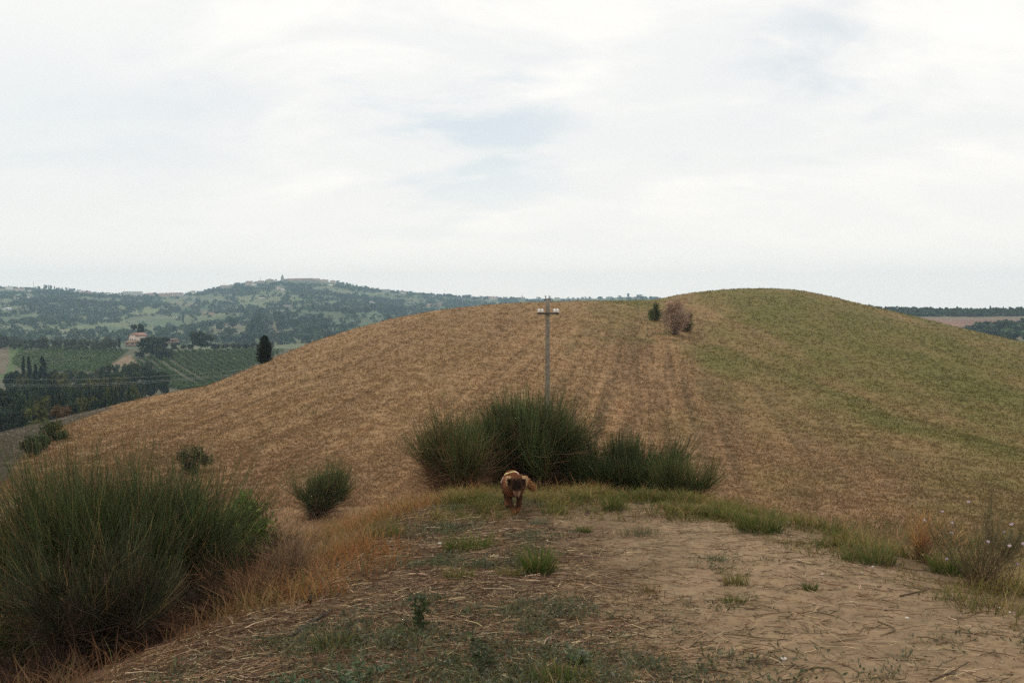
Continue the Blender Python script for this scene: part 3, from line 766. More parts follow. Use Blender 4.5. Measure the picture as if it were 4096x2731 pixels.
# ------------------------------------------------------------------ grass tufts one can count
def tuft(name, label, cat, base, h, r, n, cb, ct, w=.0026, lean=.55, dry=.28, group=None):
    a = R.random(n) * 2 * PI; q = np.sqrt(R.random(n)) * r
    P = np.stack([np.cos(a) * q, np.sin(a) * q * .8, np.full(n, -.01)], -1)
    d = np.stack([np.cos(a + R.normal(0, .5, n)), np.sin(a + R.normal(0, .5, n)), np.zeros(n)], -1)
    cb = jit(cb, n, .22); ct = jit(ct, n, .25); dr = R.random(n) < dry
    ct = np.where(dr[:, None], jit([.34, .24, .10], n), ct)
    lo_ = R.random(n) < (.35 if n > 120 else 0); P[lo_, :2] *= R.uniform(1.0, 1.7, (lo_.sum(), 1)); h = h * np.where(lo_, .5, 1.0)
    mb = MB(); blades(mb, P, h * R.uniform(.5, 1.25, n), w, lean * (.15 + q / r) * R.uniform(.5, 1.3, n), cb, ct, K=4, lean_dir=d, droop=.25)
    return tag(mb.build(name, M['grass'], loc=base), label, cat, group)
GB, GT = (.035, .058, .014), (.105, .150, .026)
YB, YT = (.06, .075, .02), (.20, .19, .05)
for lb, px, py, h, r, n, cb, ct in (
    ('broad bright green grass tuft on the straw in front of the dog', 470, 549, .17, .24, 520, GB, GT),
    ('thick upright green grass tuft standing alone mid track', 538, 572, .24, .12, 460, GB, GT),
    ('short dark green tuft on bare soil right of the thick upright tuft', 584, 532, .10, .07, 200, GB, GT),
    ('spiky tall green tuft near the far lip below the dense broom', 613, 510, .26, .12, 300, GB, GT),
    ('wide bushy green tuft at the right lip where the hill foot shows', 759, 531, .26, .22, 620, GB, GT),
    ('yellow green tuft with spreading blades on bare sand', 736, 584, .13, .09, 150, YB, YT),
    ('small flat green tuft just below the yellow green tuft on the sand', 734, 602, .075, .08, 130, GB, GT),
    ('tiny dark green tuft alone on the sand at the right', 810, 589, .065, .055, 110, GB, (.08, .11, .03)),
    ('drooping pale green tuft on the right lip with a stone hard edge of sand below', 868, 562, .20, .22, 560, (.05, .07, .02), (.13, .16, .045)),
    ('dark green tuft on the right lip beside the sparse broom', 950, 573, .20, .15, 520, GB, GT),
    ('green tuft left of the dog, level with its feet', 497, 507, .15, .20, 300, GB, GT),
    ('green tuft right of the dog, level with its feet', 556, 513, .13, .16, 220, YB, GT),
    ('dark compact tuft on the far lip between dog and spiky tuft', 578, 502, .15, .10, 220, GB, (.07, .115, .03)),
    ('green tuft at the far lip below the feathery broom', 682, 501, .16, .17, 260, GB, GT),
    ('yellowish tuft on the right lip above the wide bushy tuft', 725, 512, .22, .2, 300, YB, YT),
    ('slim yellow green tuft on straw below the broad bright tuft', 459, 578, .13, .11, 150, YB, YT),
    ('low dark green tuft among straw at the lower left of the track', 334, 648, .13, .14, 200, GB, (.08, .11, .03)),
    ('green tuft cut by the bottom frame edge', 560, 683, .13, .16, 300, GB, GT),
    ('yellow green tuft at the left lip below the gully bush', 385, 536, .22, .18, 260, YB, YT),
    ('olive tuft lying low beside the thick upright tuft', 508, 575, .09, .12, 120, YB, YT),
    ('pale blue green tuft on the track right below the dog', 541, 524, .10, .10, 200, (.09, .105, .07), (.19, .21, .15)),
    ('grey green wispy tuft on the soil right of the short dark tuft', 640, 534, .10, .2, 200, (.07, .085, .045), (.15, .165, .09)),
    ('pale grey green tuft beside the left end of the bare sand', 716, 560, .06, .06, 80, (.07, .085, .045), (.15, .165, .09)),
    ('small tuft with reddish blades in the sand near the left weeds', 650, 592, .09, .08, 90, (.10, .07, .03), (.17, .14, .06)),
):
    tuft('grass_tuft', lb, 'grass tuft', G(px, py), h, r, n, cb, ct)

def herb(label, px, py, h, n, col, spread=.08):
    b = G(px, py); root = empty('herb_plant', b, 0, label, 'plant')
    ns = 5; t = np.linspace(0, 1, 5)[None, :, None]
    T = np.stack([R.normal(0, spread, ns), R.normal(0, spread, ns), h * R.uniform(.7, 1.05, ns)], -1)
    P = T[:, None] * t + np.cumsum(R.normal(0, .006, (ns, 5, 3)), 1) * t
    P[:, 0, 2] = -.02
    mb = MB(); tubes(mb, P, np.tile(np.linspace(.0032, .0015, 5)[None], (ns, 1)), np.repeat(jit([.12, .10, .05], ns)[:, None], 5, 1), 4); mb.build('stem', M['leaf'], root)
    i = R.integers(0, ns, n); k = R.uniform(.12, 1, n)[:, None]; Q = T[i] * k + R.normal(0, .012, (n, 3))
    mb = MB(); leaves(mb, Q, R.uniform(.025, .06, n), .009, jit(col, n, .25), flat=.6); mb.build('foliage', M['leaf'], root)
herb('tall dark green leafy herb standing in the straw, left of centre', 419, 632, .24, 150, (.055, .075, .032), .05)
herb('dark leafy herb near the bottom edge right of the tall herb', 482, 668, .15, 130, (.07, .085, .045), .06)
herb('grey green bushy herb at the lower left bottom edge', 345, 690, .12, 300, (.10, .125, .07), .14)
herb('small pale herb with crinkled leaves near the bottom centre', 577, 664, .055, 120, (.12, .15, .09), .05)

# scabious stalks by the sparse broom
def scabious(x, y, h, lx, white, label):
    b = on(x, y); root = empty('flower_stalk', b, 0, label, 'flower', 'pale button flowers on thin stalks by the sparse broom')
    t = np.linspace(0, 1, 6)[None, :, None]; T = np.array([[lx, R.normal(0, .04), h]])
    P = T[:, None] * t; P[..., 0] += lx * .3 * (t[..., 0] ** 2 - t[..., 0])
    mb = MB(); tubes(mb, P, np.full((1, 6), .0016), np.tile(jit([.13, .12, .06], 1)[:, None], (1, 6, 1)), 4); mb.build('stem', M['leaf'], root)
    n = 26; d = R.normal(size=(n, 3)); d[:, 2] = np.abs(d[:, 2]) * .7; d /= np.linalg.norm(d, axis=1, keepdims=True)
    mb = MB(); r = .012 if white else .008
    c = jit([.62, .52, .58], n, .1, .03) if white else jit([.42, .31, .20], n, .15, .03)
    lathe(mb, P[0, -1] - [0, 0, .3 * r], [(.0005, -.5 * r), (.8 * r, -.1 * r), (.75 * r, .35 * r), (.0005, .6 * r)], c[0], 8)
    leaves(mb, P[0, -1] + d * r * .35, r * 1.0, r * .28, c, updir=d)
    mb.build('flower_head', M['petal'], root)
for i in range(32):
    px = R.uniform(936, 1020); tp = R.uniform(500, 566); y = R.uniform(6.6, 8.8)
    x = (px - CX) / F * y
    if sdist(np.array([x]), np.array([y]))[0] < -.25: x += .5
    b = on(x, y); top = EYE + ray(px, tp)[1] * y; h = top - b[2]
    if h < .15: h = R.uniform(.2, .5)
    w = R.random() < .5
    scabious(x, y, min(h, .95), R.normal(0, .12), w, 'pale lilac button flower on a thin stalk by the sparse broom' if w else 'dry tan seed head on a thin stalk by the sparse broom')

# loose sticks and stones one can point at
def stick(label, pts, r, col, name='stick'):
    P = np.array([G(a, b) for a, b in pts]); P[:, 2] += r * 1.2
    K = 4 * (len(P) - 1) + 1; s = np.linspace(0, len(P) - 1, K); Q = np.stack([np.interp(s, np.arange(len(P)), P[:, k]) for k in range(3)], -1)
    for _ in range(2): Q[1:-1] = .25 * Q[:-2] + .5 * Q[1:-1] + .25 * Q[2:]
    Q += R.normal(0, r * .25, Q.shape)
    mb = MB(); c = Q.mean(0); tubes(mb, (Q - c)[None], (r * np.linspace(1, .55, K))[None], np.tile(jit(col, 1)[:, None], (1, K, 1)), 6)
    return tag(mb.build(name, M['twig'], loc=c, smooth=True), label, 'stick')
DKS = (.085, .06, .04)
stick('arched bent twig lying on the sand at the bottom right', [(794, 684), (797, 675), (806, 669), (820, 667), (833, 669), (841, 675), (845, 683)], .006, (.13, .095, .06))
stick('long thin straw crossing the sand from upper left to lower right', [(812, 624), (828, 632), (840, 640), (847, 646)], .003, (.30, .22, .13))
stick('dark straight stick lying on the sand right of centre', [(900, 596), (910, 594), (924, 591), (927, 590)], .006, DKS)
stick('dark stick bent in a sharp elbow on the right of the sand', [(878, 621), (887, 625), (897, 630), (886, 634), (880, 636)], .005, DKS)
stick('long brown stalk lying level on the sand left of the elbow stick', [(753, 616), (772, 613), (790, 611), (805, 613), (818, 612)], .004, (.18, .12, .075))
stick('thick dark broken branch half buried in straw at the left lip', [(290, 640), (305, 628), (322, 618), (330, 612)], .014, (.045, .035, .028), 'branch')
stick('black charred stump like stick poking up at the left lip', [(308, 604), (314, 599), (318, 592)], .016, (.03, .025, .02), 'branch')
stick('pale straight straw lying among weeds at the bottom centre', [(620, 652), (634, 662), (648, 672)], .004, (.34, .26, .17))
stick('thin forked twig standing at the right lip edge of the sand', [(823, 553), (831, 549), (834, 545), (835, 538)], .0035, (.12, .085, .055))
stick('dark twig lying across the sand at the bottom right corner', [(930, 681), (944, 675), (956, 672)], .006, DKS)
stick('long dry stalk lying over the straw mat toward the left lip', [(430, 601), (455, 590), (470, 579), (482, 572)], .005, (.26, .19, .11))
stick('twisted brown stalk lying level at the bottom right of the weeds', [(585, 651), (620, 658), (652, 660), (680, 656)], .005, (.17, .115, .065))
for lb, px, py, r in (('white round pebble on the sand near the arched twig', 784, 659, .016), ('pale pebble lying on sand near the right edge', 907, 618, .012), ('pale chip of stone at the right end of the sand', 1000, 608, .014), ('white pebble in the straw near the left lip', 440, 544, .02),
                      ('small white stone under the broad bright tuft on the left straw', 422, 548, .016), ('pale stone near the far right of the sparse broom foot', 1010, 612, .010)):
    mb = MB(); th, ph = np.meshgrid(np.arange(10) * 2 * PI / 10, np.linspace(.05, PI - .05, 7)); n_ = R.uniform(.85, 1.15, th.shape)
    V = np.stack([np.sin(ph) * np.cos(th) * 1.15, np.sin(ph) * np.sin(th), np.cos(ph) * .7], -1) * (r * n_)[..., None]
    i_, j_ = np.meshgrid(np.arange(6), np.arange(10), indexing='ij'); j2 = (j_ + 1) % 10
    mb.add(V, np.stack([i_ * 10 + j_, i_ * 10 + j2, (i_ + 1) * 10 + j2, (i_ + 1) * 10 + j_], -1).reshape(-1, 4), (.52, .47, .41))
    p = G(px, py); tag(mb.build('pebble', M['stone'], loc=(p[0], p[1], p[2] + r * .4), smooth=True), lb, 'stone')

# ------------------------------------------------------------------ utility pole and wires
pb = at(547.5, 50.0)
pole = empty('utility_pole', pb, 0, 'weathered grey concrete utility pole with a short crossarm and white insulators', 'utility pole')
H = EYE + ray(547, 299.3)[1] * 50 - pb[2]
mb = MB(); n_ = 14
zs = np.linspace(-.3, H, 22); lathe(mb, (0, 0, 0), [(.152 - .052 * max(z, 0) / H, z) for z in zs] + [(.0005, H + .01)], (.20, .175, .135), n_); mb.build('pole', M['concrete'], pole, smooth=True)
zc = EYE + ray(547, 313.0)[1] * 50 - pb[2]
mb = MB(); box(mb, (.02, -.135, zc), (1.10, .07, .09), (.075, .07, .06)); mb.build('crossarm', M['iron'], pole)
mb = MB(); lathe(mb, (0, 0, zc), [(.112, -.05), (.122, -.05), (.122, .05), (.112, .05)], (.07, .065, .055), 16); mb.build('clamp_band', M['iron'], pole)
mb = MB(); box(mb, (0, -.02, H + .03), (.30, .06, .035), (.06, .055, .05)); 
for s in (-1, 1): box(mb, (s * .135, -.02, H - .02), (.03, .06, .08), (.06, .055, .05))
mb.build('top_bracket', M['iron'], pole)
def insulator(x, y, z, sc, col):
    mb = MB(); lathe(mb, (x, y, z), [(.012, -.06), (.012, .02)], (.08, .07, .06), 8); pin = mb.build('pin', M['iron'], None)
    mb = MB(); lathe(mb, (x, y, z), [(.0005, 0), (.03 * sc, .0), (.085 * sc, -.012 * sc), (.088 * sc, .0), (.05 * sc, .03 * sc), (.04 * sc, .045 * sc), (.088 * sc, .06 * sc), (.09 * sc, .072 * sc), (.05 * sc, .10 * sc), (.03 * sc, .112 * sc), (.045 * sc, .125 * sc), (.045 * sc, .14 * sc), (.02 * sc, .155 * sc), (.0005, .157 * sc)], col, 14)
    o = mb.build('insulator', M['porcelain'], pole, smooth=True); pin.parent = o
for x in (-.445, -.285, .335, .485): insulator(x + .02, -.135, zc + .085, 1.0, (.80, .80, .77))
for s in (-1, 1):
    mb = MB(); lathe(mb, (s * .1, -.02, H + .04), [(.014, 0), (.014, .12)], (.10, .10, .09), 8); pin = mb.build('bracket_pin', M['iron'], pole)
    mb = MB(); lathe(mb, (s * .1, -.02, H + .13), [(.0005, 0), (.03, 0), (.055, .02), (.035, .05), (.055, .07), (.02, .085), (.0005, .086)], (.55, .56, .55), 12); mb.build('insulator', M['porcelain'], pole, smooth=True)

def wire(label, a, b, c):
    """a sagging span through three picture points at the given depths"""
    A, Bm, Cc = [np.array([ray(p[0], p[1])[0] * p[2], p[2], EYE + ray(p[0], p[1])[1] * p[2]]) for p in (a, b, c)]
    t = np.linspace(0, 1, 40)[:, None]; k = .5
    P = A * (1 - t) * (1 - 2 * t) + Bm * 4 * t * (1 - t) + Cc * t * (2 * t - 1)
    mb = MB(); tubes(mb, P[None], np.full((1, 40), .014), np.tile(np.array([.36, .38, .36]), (1, 40, 1)), 5)
    tag(mb.build('overhead_wire', M['wire']), label, 'wire', 'thin overhead wires across the valley wood')
wire('highest thin wire crossing in front of the vineyards at the left', (-60, 374, 205), (95, 378.5, 190), (330, 360.5, 172))
wire('middle wire crossing the valley wood, rising to the hill shoulder', (-60, 378, 200), (85, 383.5, 185), (330, 364, 168))
wire('lowest wire crossing the valley wood at the left', (-60, 380, 195), (85, 385.2, 182), (330, 365, 166))
# ------------------------------------------------------------------ trees: a few kinds, copied
def tree_meshes(kind, seed, n, leaf, col, h=10.0, r=4.0):
    g = np.random.default_rng(seed)
    mb = MB()
    if kind == 'round':
        lumps = 22; a = g.random(lumps) * 2 * PI; zz = g.uniform(.25, .82, lumps); q = np.sqrt(g.random(lumps)) * .75 * np.sin(np.clip((zz - .08) / .95, 0, 1) * PI) ** .6
        c0 = np.stack([np.cos(a) * q * r, np.sin(a) * q * r, zz * h], -1); rr = g.uniform(.22, .38, lumps) * r
    elif kind == 'cypress':
        lumps = 26 if n < 3000 else 60; zz = np.linspace(.06, .97, lumps); w = (np.sin(np.clip(zz * .93 + .07, 0, 1) ** .8 * PI) ** .55) * r
        a = g.random(lumps) * 2 * PI; c0 = np.stack([np.cos(a) * w * .30, np.sin(a) * w * .30, zz * h], -1); rr = w * .66 + .03 * r
    elif kind == 'conifer':
        lumps = 34; zz = g.uniform(.1, .96, lumps); w = (1 - zz) ** .75 * r
        a = g.random(lumps) * 2 * PI; c0 = np.stack([np.cos(a) * w * .6, np.sin(a) * w * .6, zz * h], -1); rr = w * .42 + .05 * r
    else:  # olive / shrub-like, flat and loose
        lumps = 11; a = g.random(lumps) * 2 * PI; q = np.sqrt(g.random(lumps)) * .7
        c0 = np.stack([np.cos(a) * q * r, np.sin(a) * q * r, g.uniform(.35, .8, lumps) * h], -1); rr = g.uniform(.26, .4, lumps) * r
    i = g.integers(0, lumps, n); d = g.normal(size=(n, 3)); d /= np.linalg.norm(d, axis=1, keepdims=True)
    P = c0[i] + d * (g.random(n) ** .4)[:, None] * rr[i][:, None] * ([1, 1, 1.25] if kind != 'round' else [1, 1, .85])
    P[:, 2] = np.abs(P[:, 2])
    tint = g.uniform(.75, 1.3, lumps)[i]
    c = np.clip(np.asarray(col) * (1 + g.normal(0, .22, n)).clip(.4, 1.8)[:, None] * tint[:, None] * (1 + g.normal(0, .05, (n, 3))), .004, .6)
    n1 = d + g.normal(0, .7, (n, 3)); n1 /= np.linalg.norm(n1, axis=1, keepdims=True)
    s = np.cross(n1, g.normal(size=(n, 3))); s /= np.linalg.norm(s, axis=1, keepdims=True); t = np.cross(n1, s)
    L = leaf * g.uniform(.6, 1.4, n)[:, None]
    V = np.stack([P - s * L * .5 - t * L * .3, P + s * L * .4 - t * L * .45, P + s * L * .55 + t * L * .35, P - s * L * .35 + t * L * .5], 1)
    mb.add(V, np.arange(n * 4).reshape(n, 4), np.repeat(c, 4, 0))
    crown = mb.mesh('crown', M['treeleaf'])
    mb = MB(); K = 5
    th = h * (.85 if kind in ('cypress', 'conifer') else .5); t = np.linspace(0, 1, K)
    P = np.stack([g.normal(0, .02, K).cumsum() * r * .4, g.normal(0, .02, K).cumsum() * r * .4, t * th - .3], -1)
    tubes(mb, P[None], (np.linspace(1, .45, K) * h * .022)[None], np.tile(np.array([.075, .058, .042]), (1, K, 1)), 7)
    if kind in ('round', 'olive'):
        nb = 7; e = c0[g.integers(0, lumps, nb)]; S = np.tile(P[2], (nb, 1)); tt = np.linspace(0, 1, 4)[None, :, None]
        Q = S[:, None] * (1 - tt) + e[:, None] * tt; tubes(mb, Q, np.tile((np.linspace(1, .3, 4) * h * .011)[None], (nb, 1)), np.tile(np.array([.075, .058, .042]), (nb, 4, 1)), 5)
    return crown, mb.mesh('trunk', M['bark'])

KINDS = {}
def reg(key, kind, n, leaf, col, h, r, vs=3):
    KINDS[key] = ([tree_meshes(kind, hash_(key) + k, n, leaf, col, h, r) for k in range(vs)], h, r)
def hash_(s): return sum(ord(c) * (i + 3) for i, c in enumerate(s))
reg('oak', 'round', 1500, .62, (.040, .056, .018), 10, 4.6, 4)
reg('dusky', 'round', 1500, .62, (.026, .038, .018), 10, 4.2, 3)
reg('sunny', 'round', 1300, .60, (.085, .088, .022), 9, 4.2, 3)
reg('pale', 'round', 1200, .55, (.075, .088, .055), 8, 3.6, 2)
reg('olive', 'olive', 700, .48, (.070, .080, .046), 5.5, 3.2, 3)
reg('cypress', 'cypress', 1300, .5, (.018, .027, .014), 12, 1.7, 3)
reg('fat_cypress', 'cypress', 5200, .24, (.016, .022, .011), 8.6, 1.75, 1)
reg('conifer', 'conifer', 1500, .6, (.020, .032, .020), 13, 3.6, 2)
reg('bigoak', 'round', 5200, .46, (.032, .044, .016), 10, 4.6, 2)
reg('fir', 'round', 2600, .5, (.016, .027, .018), 13, 3.4, 1)

def tree(key, p, h, w=None, name='tree', label=None, cat='tree', group=None, sink=0.0, rz=None):
    vs, H0, R0 = KINDS[key]
    cr, tr = vs[R.integers(0, len(vs))]
    root = empty(name, (p[0], p[1], p[2] - sink), R.random() * 6.28 if rz is None else rz, label, cat, group)
    k = h / H0; kw = (w / (2 * R0)) if w else k * R.uniform(.85, 1.15)
    root.scale = (kw, kw, k)
    for nm, me in (('crown', cr), ('trunk', tr)):
        o = bpy.data.objects.new(nm, me); COL.objects.link(o); o.parent = root
    return root

def ptree(key, px, pyb, pyt, wpx, d=None, **kw):
    """tree whose foot is at (px,pyb) on the valley side and whose top reaches pyt"""
    if d is None: p = hitfar(px, pyb)
    else:
        u = ray(px, 400)[0]; p = np.array([u * d, d, Zfar(np.array([u * d]), np.array([d]))[0]])
    top = EYE + ray(px, pyt)[1] * p[1]
    return tree(key, p, max(top - p[2], 1.5) + .4, wpx * p[1] / F, sink=.4, **kw)

# the single trees that stand out
p = hit(264.5, 363.0); u_ = ray(264.5, 360)[0]; dd = p[1] + 1.5
pz = on(u_ * dd, dd); topz = EYE + ray(264.5, 335.3)[1] * dd
tree('fat_cypress', pz, topz - pz[2] + .3, 18.5 * dd / F, 'cypress_tree', 'stout dark cypress with a blunt top behind the left shoulder of the hill', sink=.3)
ptree('fir', 138.8, 345, 318.5, 14, d=600, name='conifer_tree', label='dark conifer rising directly behind the pink farmhouse')
ptree('bigoak', 154, 362, 332, 36, d=520, name='broadleaf_tree', label='big spreading dark tree in front of the farmhouse at the vineyard edge')
ptree('bigoak', 163, 361, 345, 22, d=512, name='broadleaf_tree', label='low dense tree joined to the right side of the big spreading tree')
ptree('dusky', 140, 362, 350, 12, d=515, name='broadleaf_tree', label='small dark tree at the left foot of the big spreading tree')
ptree('bigoak', 201.5, 349, 328.5, 27, d=565, name='broadleaf_tree', label='large round dark tree standing apart right of the farm outbuilding')
ptree('dusky', 120, 344, 336, 4, d=590, name='conifer_tree', label='small pointed tree just left of the farmhouse')
ptree('sunny', 109, 345, 335, 12, d=590, name='broadleaf_tree', label='yellow green tree rising from the olive row left of the farmhouse')
for i, (px, w, h) in enumerate(((176, 12, 8), (184, 11, 6.5), (191, 9, 6), (216, 14, 7), (226, 15, 7.5), (237, 14, 8), (246, 12, 7), (255, 13, 8), (268, 14, 9))):
    ptree('olive' if i % 3 else 'dusky', px, 350, 349.5 - h, w, d=566 + R.uniform(-4, 8), name='broadleaf_tree', label='small grey green tree in the hedge along the top edge of the right vineyard', group='hedge trees on the upper vineyard edge')
# olive rows along the ridge
for i in range(24):
    px = -14 + i * 5.6 + R.normal(0, 1.0)
    ptree('olive', px, 346, 338.0 + R.normal(0, 1.0) + (1.2 if px > 90 else 0), R.uniform(8, 11), d=572 + R.uniform(0, 10), name='olive_tree', label='grey green olive tree in the long back row above the left vineyard', group='olive trees of the back row on the ridge')
for i in range(21):
    px = -12 + i * 6.6 + R.normal(0, 1.2)
    ptree('olive', px, 348.5 + px * .022, 342.3 + px * .028 + R.normal(0, .8), R.uniform(7, 9.5), d=552 - .12 * px, name='olive_tree', label='dark low olive tree in the front row bordering the left vineyard', group='olive trees of the front row on the ridge')
ptree('oak', 4, 345, 333, 14, d=600, name='broadleaf_tree', label='taller dark tree above the olive row at the left frame edge')
ptree('pale', 14, 345, 335, 13, d=610, name='broadleaf_tree', label='pale round tree behind the olive row near the left frame edge')
# cypress group in the lower left wood
for lb, key, px, pt, pbm, w, d in (
    ('slim pointed cypress, leftmost of the group rising from the valley wood', 'cypress', 24, 355.5, 395, 5.5, 330), ('second pointed cypress of the group rising from the valley wood', 'cypress', 29.5, 356, 395, 7, 332),
    ('broad ragged conifer, tallest at the right of the cypress group', 'conifer', 43, 354.5, 402, 20, 325), ('dark slender cypress before the broad ragged conifer', 'cypress', 36, 364, 405, 8, 300)):
    ptree(key, px, pbm, pt, w, d=d, name='cypress_tree' if key == 'cypress' else 'conifer_tree', label=lb)
for px, pt, w in ((81, 380, 2.2), (86, 383, 2.2), (89, 383, 2.2), (100, 381.5, 3), (112, 387, 4), (116, 386, 3.4), (120, 389, 3.4), (129, 388, 4.5)):
    ptree('cypress', px, 410, pt, w * 1.5, d=225 + R.uniform(-12, 12), name='cypress_tree', label='small dark pointed cypress in the row along the wood above the field edge', group='small cypresses along the lower wood')
# the valley wood: rows from back to front
WOOD = [
    (52, 104, 8, 368.5, 1.5, 392, 12, ('sunny', 'oak', 'pale'), 'yellow green tree in the strip right under the left vineyard'),  # px0, px1, step, top py, jitter, d, width px, kinds
    (12, 26, 9, 371, 2, 345, 17, ('dusky',), 'dark round tree left of the cypress group'),
    (24, 66, 9, 371, 3, 318, 18, ('sunny', 'dusky'), 'olive green tree crowding the foot of the cypress group'),
    (58, 120, 10, 374, 2.5, 300, 18, ('sunny', 'sunny', 'oak'), 'yellow green tree at the lower edge of the left vineyard'),
    (106, 150, 10, 361, 2.5, 400, 16, ('oak', 'pale', 'oak'), 'blue green tree in the clump below the brown path'),
    (118, 165, 11, 370, 3, 340, 18, ('oak', 'dusky'), 'dark tree in the clump below the right vineyard'),
    (-20, 60, 11, 379, 3, 262, 22, ('dusky', 'oak', 'dusky'), 'dark crowded tree in the middle of the valley wood'),
    (56, 130, 11, 384, 2.5, 250, 20, ('dusky', 'dusky', 'oak'), 'very dark tree in the belt under the overhead wires'),
    (110, 150, 10, 380, 2.5, 240, 15, ('sunny', 'pale'), 'yellowish tree at the right end of the valley wood'),
    (-25, 40, 13, 388, 3, 215, 26, ('dusky', 'oak'), 'dark broad tree at the left frame edge of the wood'),
    (36, 110, 13, 393, 2.5, 200, 24, ('oak', 'sunny', 'dusky'), 'rounded olive tree at the front of the valley wood'),
    (-25, 60, 15, 404, 3, 184, 28, ('dusky', 'oak', 'dusky'), 'dark shaggy tree low in the corner above the grey field'),
    (60, 112, 12, 400, 2, 182, 18, ('oak', 'dusky'), 'low dark tree just above the crest of the field'),
    (112, 146, 10, 394, 2, 190, 14, ('dusky', 'pale'), 'grey green small tree at the field crest'),
]
for x0, x1, st, pt, jt, d, w, ks, lb in WOOD:
    for i, px in enumerate(np.arange(x0, x1, st)):
        dd = d * R.uniform(.96, 1.05); ptree(ks[i % len(ks)], px + R.normal(0, 1.5), 420, pt + R.normal(0, jt), w * R.uniform(.85, 1.2), d=dd, name='broadleaf_tree', label=lb, group='trees: ' + lb)
ptree('sunny', 40, 415, 397, 30, d=178, name='broadleaf_tree', label='broad olive green tree at the front middle of the wood above the grey field')

# mid distance woods on the far slope, right of the farm: single trees
MID = [(214, 268, 326, 346, 900, 12, 13), (255, 300, 316, 340, 1000, 14, 14), (285, 345, 312, 334, 1150, 16, 13), (225, 262, 336, 345, 800, 6, 11), (340, 400, 307, 322, 1250, 10, 12), (270, 330, 330, 345, 850, 8, 13)]
for x0, x1, y0, y1, d0, n, hm in MID:
    for i in range(n):
        px = R.uniform(x0, x1); py = R.uniform(y0, y1); p = hitfar(px, py, 700)
        if p[1] > 2300: continue
        tree(('oak', 'dusky', 'oak', 'pale')[R.integers(0, 4)], p, hm * R.uniform(.6, 1.15), hm * R.uniform(.8, 1.3), 'broadleaf_tree', 'dark round tree of the woods on the slope between the cypress and the hilltop village', sink=.5, group='trees on the slope below the village')
for lb, px, py, t, w in (('dark columnar tree with two lobes above the brown slope field', 252, 331, 318, 8), ('dark tall tree group at the right of the brown slope field', 259, 333, 312, 12), ('dark round tree alone in the pale strip of the far slope', 166, 309, 303, 5), ('dark cypress beside small pink ruins on the far slope', 183, 322, 313.5, 2.5)):
    ptree('cypress' if 'cypress' in lb or 'columnar' in lb else 'oak', px, py, t, w, name='tree', label=lb)
for i in range(17):
    px = 362 + i * 2.0 + R.normal(0, .4); p = hitfar(px, 311.5 + R.normal(0, .6), 700); tree('cypress', p, 5.0 * p[1] / F * R.uniform(.8, 1.2), 1.4 * p[1] / F, 'cypress_tree', 'thin dark cypress in the row on the slope left of the pole', sink=.3, group='row of far cypresses on the slope')
# trees on the skyline
def skyline(pts, lb, gp, dk=0.985):
    for px, hh, w, key in pts:
        d = float(FARP(np.array([float(px)]))[6][0][0]) * dk; x = (px - CX) / F * d; z = float(Zfar(np.array([x]), np.array([d]))[0])
        tree(key, (x, d, z), hh * d / F, w * d / F, 'cypress_tree' if key == 'cypress' else 'broadleaf_tree', lb, sink=.2 * hh * d / F * .3, group=gp)
sk = [(i * 4.4 + R.normal(0, 1), R.uniform(2, 4), R.uniform(3, 5), ('oak', 'dusky', 'cypress', 'oak')[i % 4]) for i in range(18)] + [(46, 5.5, 4, 'dusky'), (51, 5.0, 3.5, 'dusky'), (49, 5, 1.5, 'cypress'), (55, 4, 2, 'cypress')]
skyline([(a, b, c if k != 'cypress' else 1.4, k) for a, b, c, k in sk], 'tiny dark tree on the skyline at the far left', 'skyline trees at the far left')
skyline([(75, 3.6, 1.8, 'dusky'), (78, 3, 2.4, 'conifer'), (81, 3.3, 1.8, 'conifer'), (95, 2.6, 5, 'oak'), (105, 2.2, 4, 'oak'), (133, 3.6, 7, 'oak'), (128, 2.6, 4, 'oak'), (145, 3, 3, 'dusky'), (149, 3, 2.5, 'dusky'), (156, 3.8, 6, 'oak'), (162, 3.4, 3, 'dusky'), (167, 3.8, 3.4, 'dusky'), (181, 2.6, 3, 'dusky'), (190, 3, 3, 'dusky')],
        'small dark tree among the ridge houses at the left', 'skyline trees among the ridge houses')
skyline([(206 + i * 4.2, R.uniform(2.2, 3.6), R.uniform(4, 6), ('oak', 'dusky')[i % 2]) for i in range(11)] + [(238, 4, 9, 'dusky')], 'dark round tree on the ridge climbing to the village', 'skyline trees left of the village')
skyline([(338, 4, 4, 'dusky'), (343, 3, 4, 'oak'), (347, 3.2, 3.2, 'dusky'), (350, 2.8, 1.6, 'cypress'), (353, 3.0, 2.2, 'conifer'), (357, 3.2, 1.5, 'cypress'), (362, 2.5, 7, 'dusky'), (368, 2.2, 5, 'oak')] +
        [(372 + i * 5.1, R.uniform(1.6, 3.2), R.uniform(4, 7), ('oak', 'dusky', 'oak')[i % 3]) for i in range(28)] + [(468, 4, 8, 'dusky'), (522, 5, 2.6, 'conifer'), (449, 3.6, 9, 'oak'), (481, 3.2, 4, 'dusky'), (640, 4.2, 9, 'oak'), (628, 4.6, 3, 'dusky'), (655, 3, 8, 'oak'), (600, 3, 8, 'oak')],
        'dark tree on the far skyline between village and hill crest', 'skyline trees right of the village')
rk = [(862 + i * 5.6 + R.normal(0, 1), R.uniform(4.2, 6.5) + (1.5 if 885 < 862 + i * 5.6 < 935 else 0), R.uniform(9, 13), ('oak', 'dusky', 'oak')[i % 3]) for i in range(31)]
skyline(rk, 'dark tree in the belt on the skyline at the far right', 'skyline tree belt at the far right')
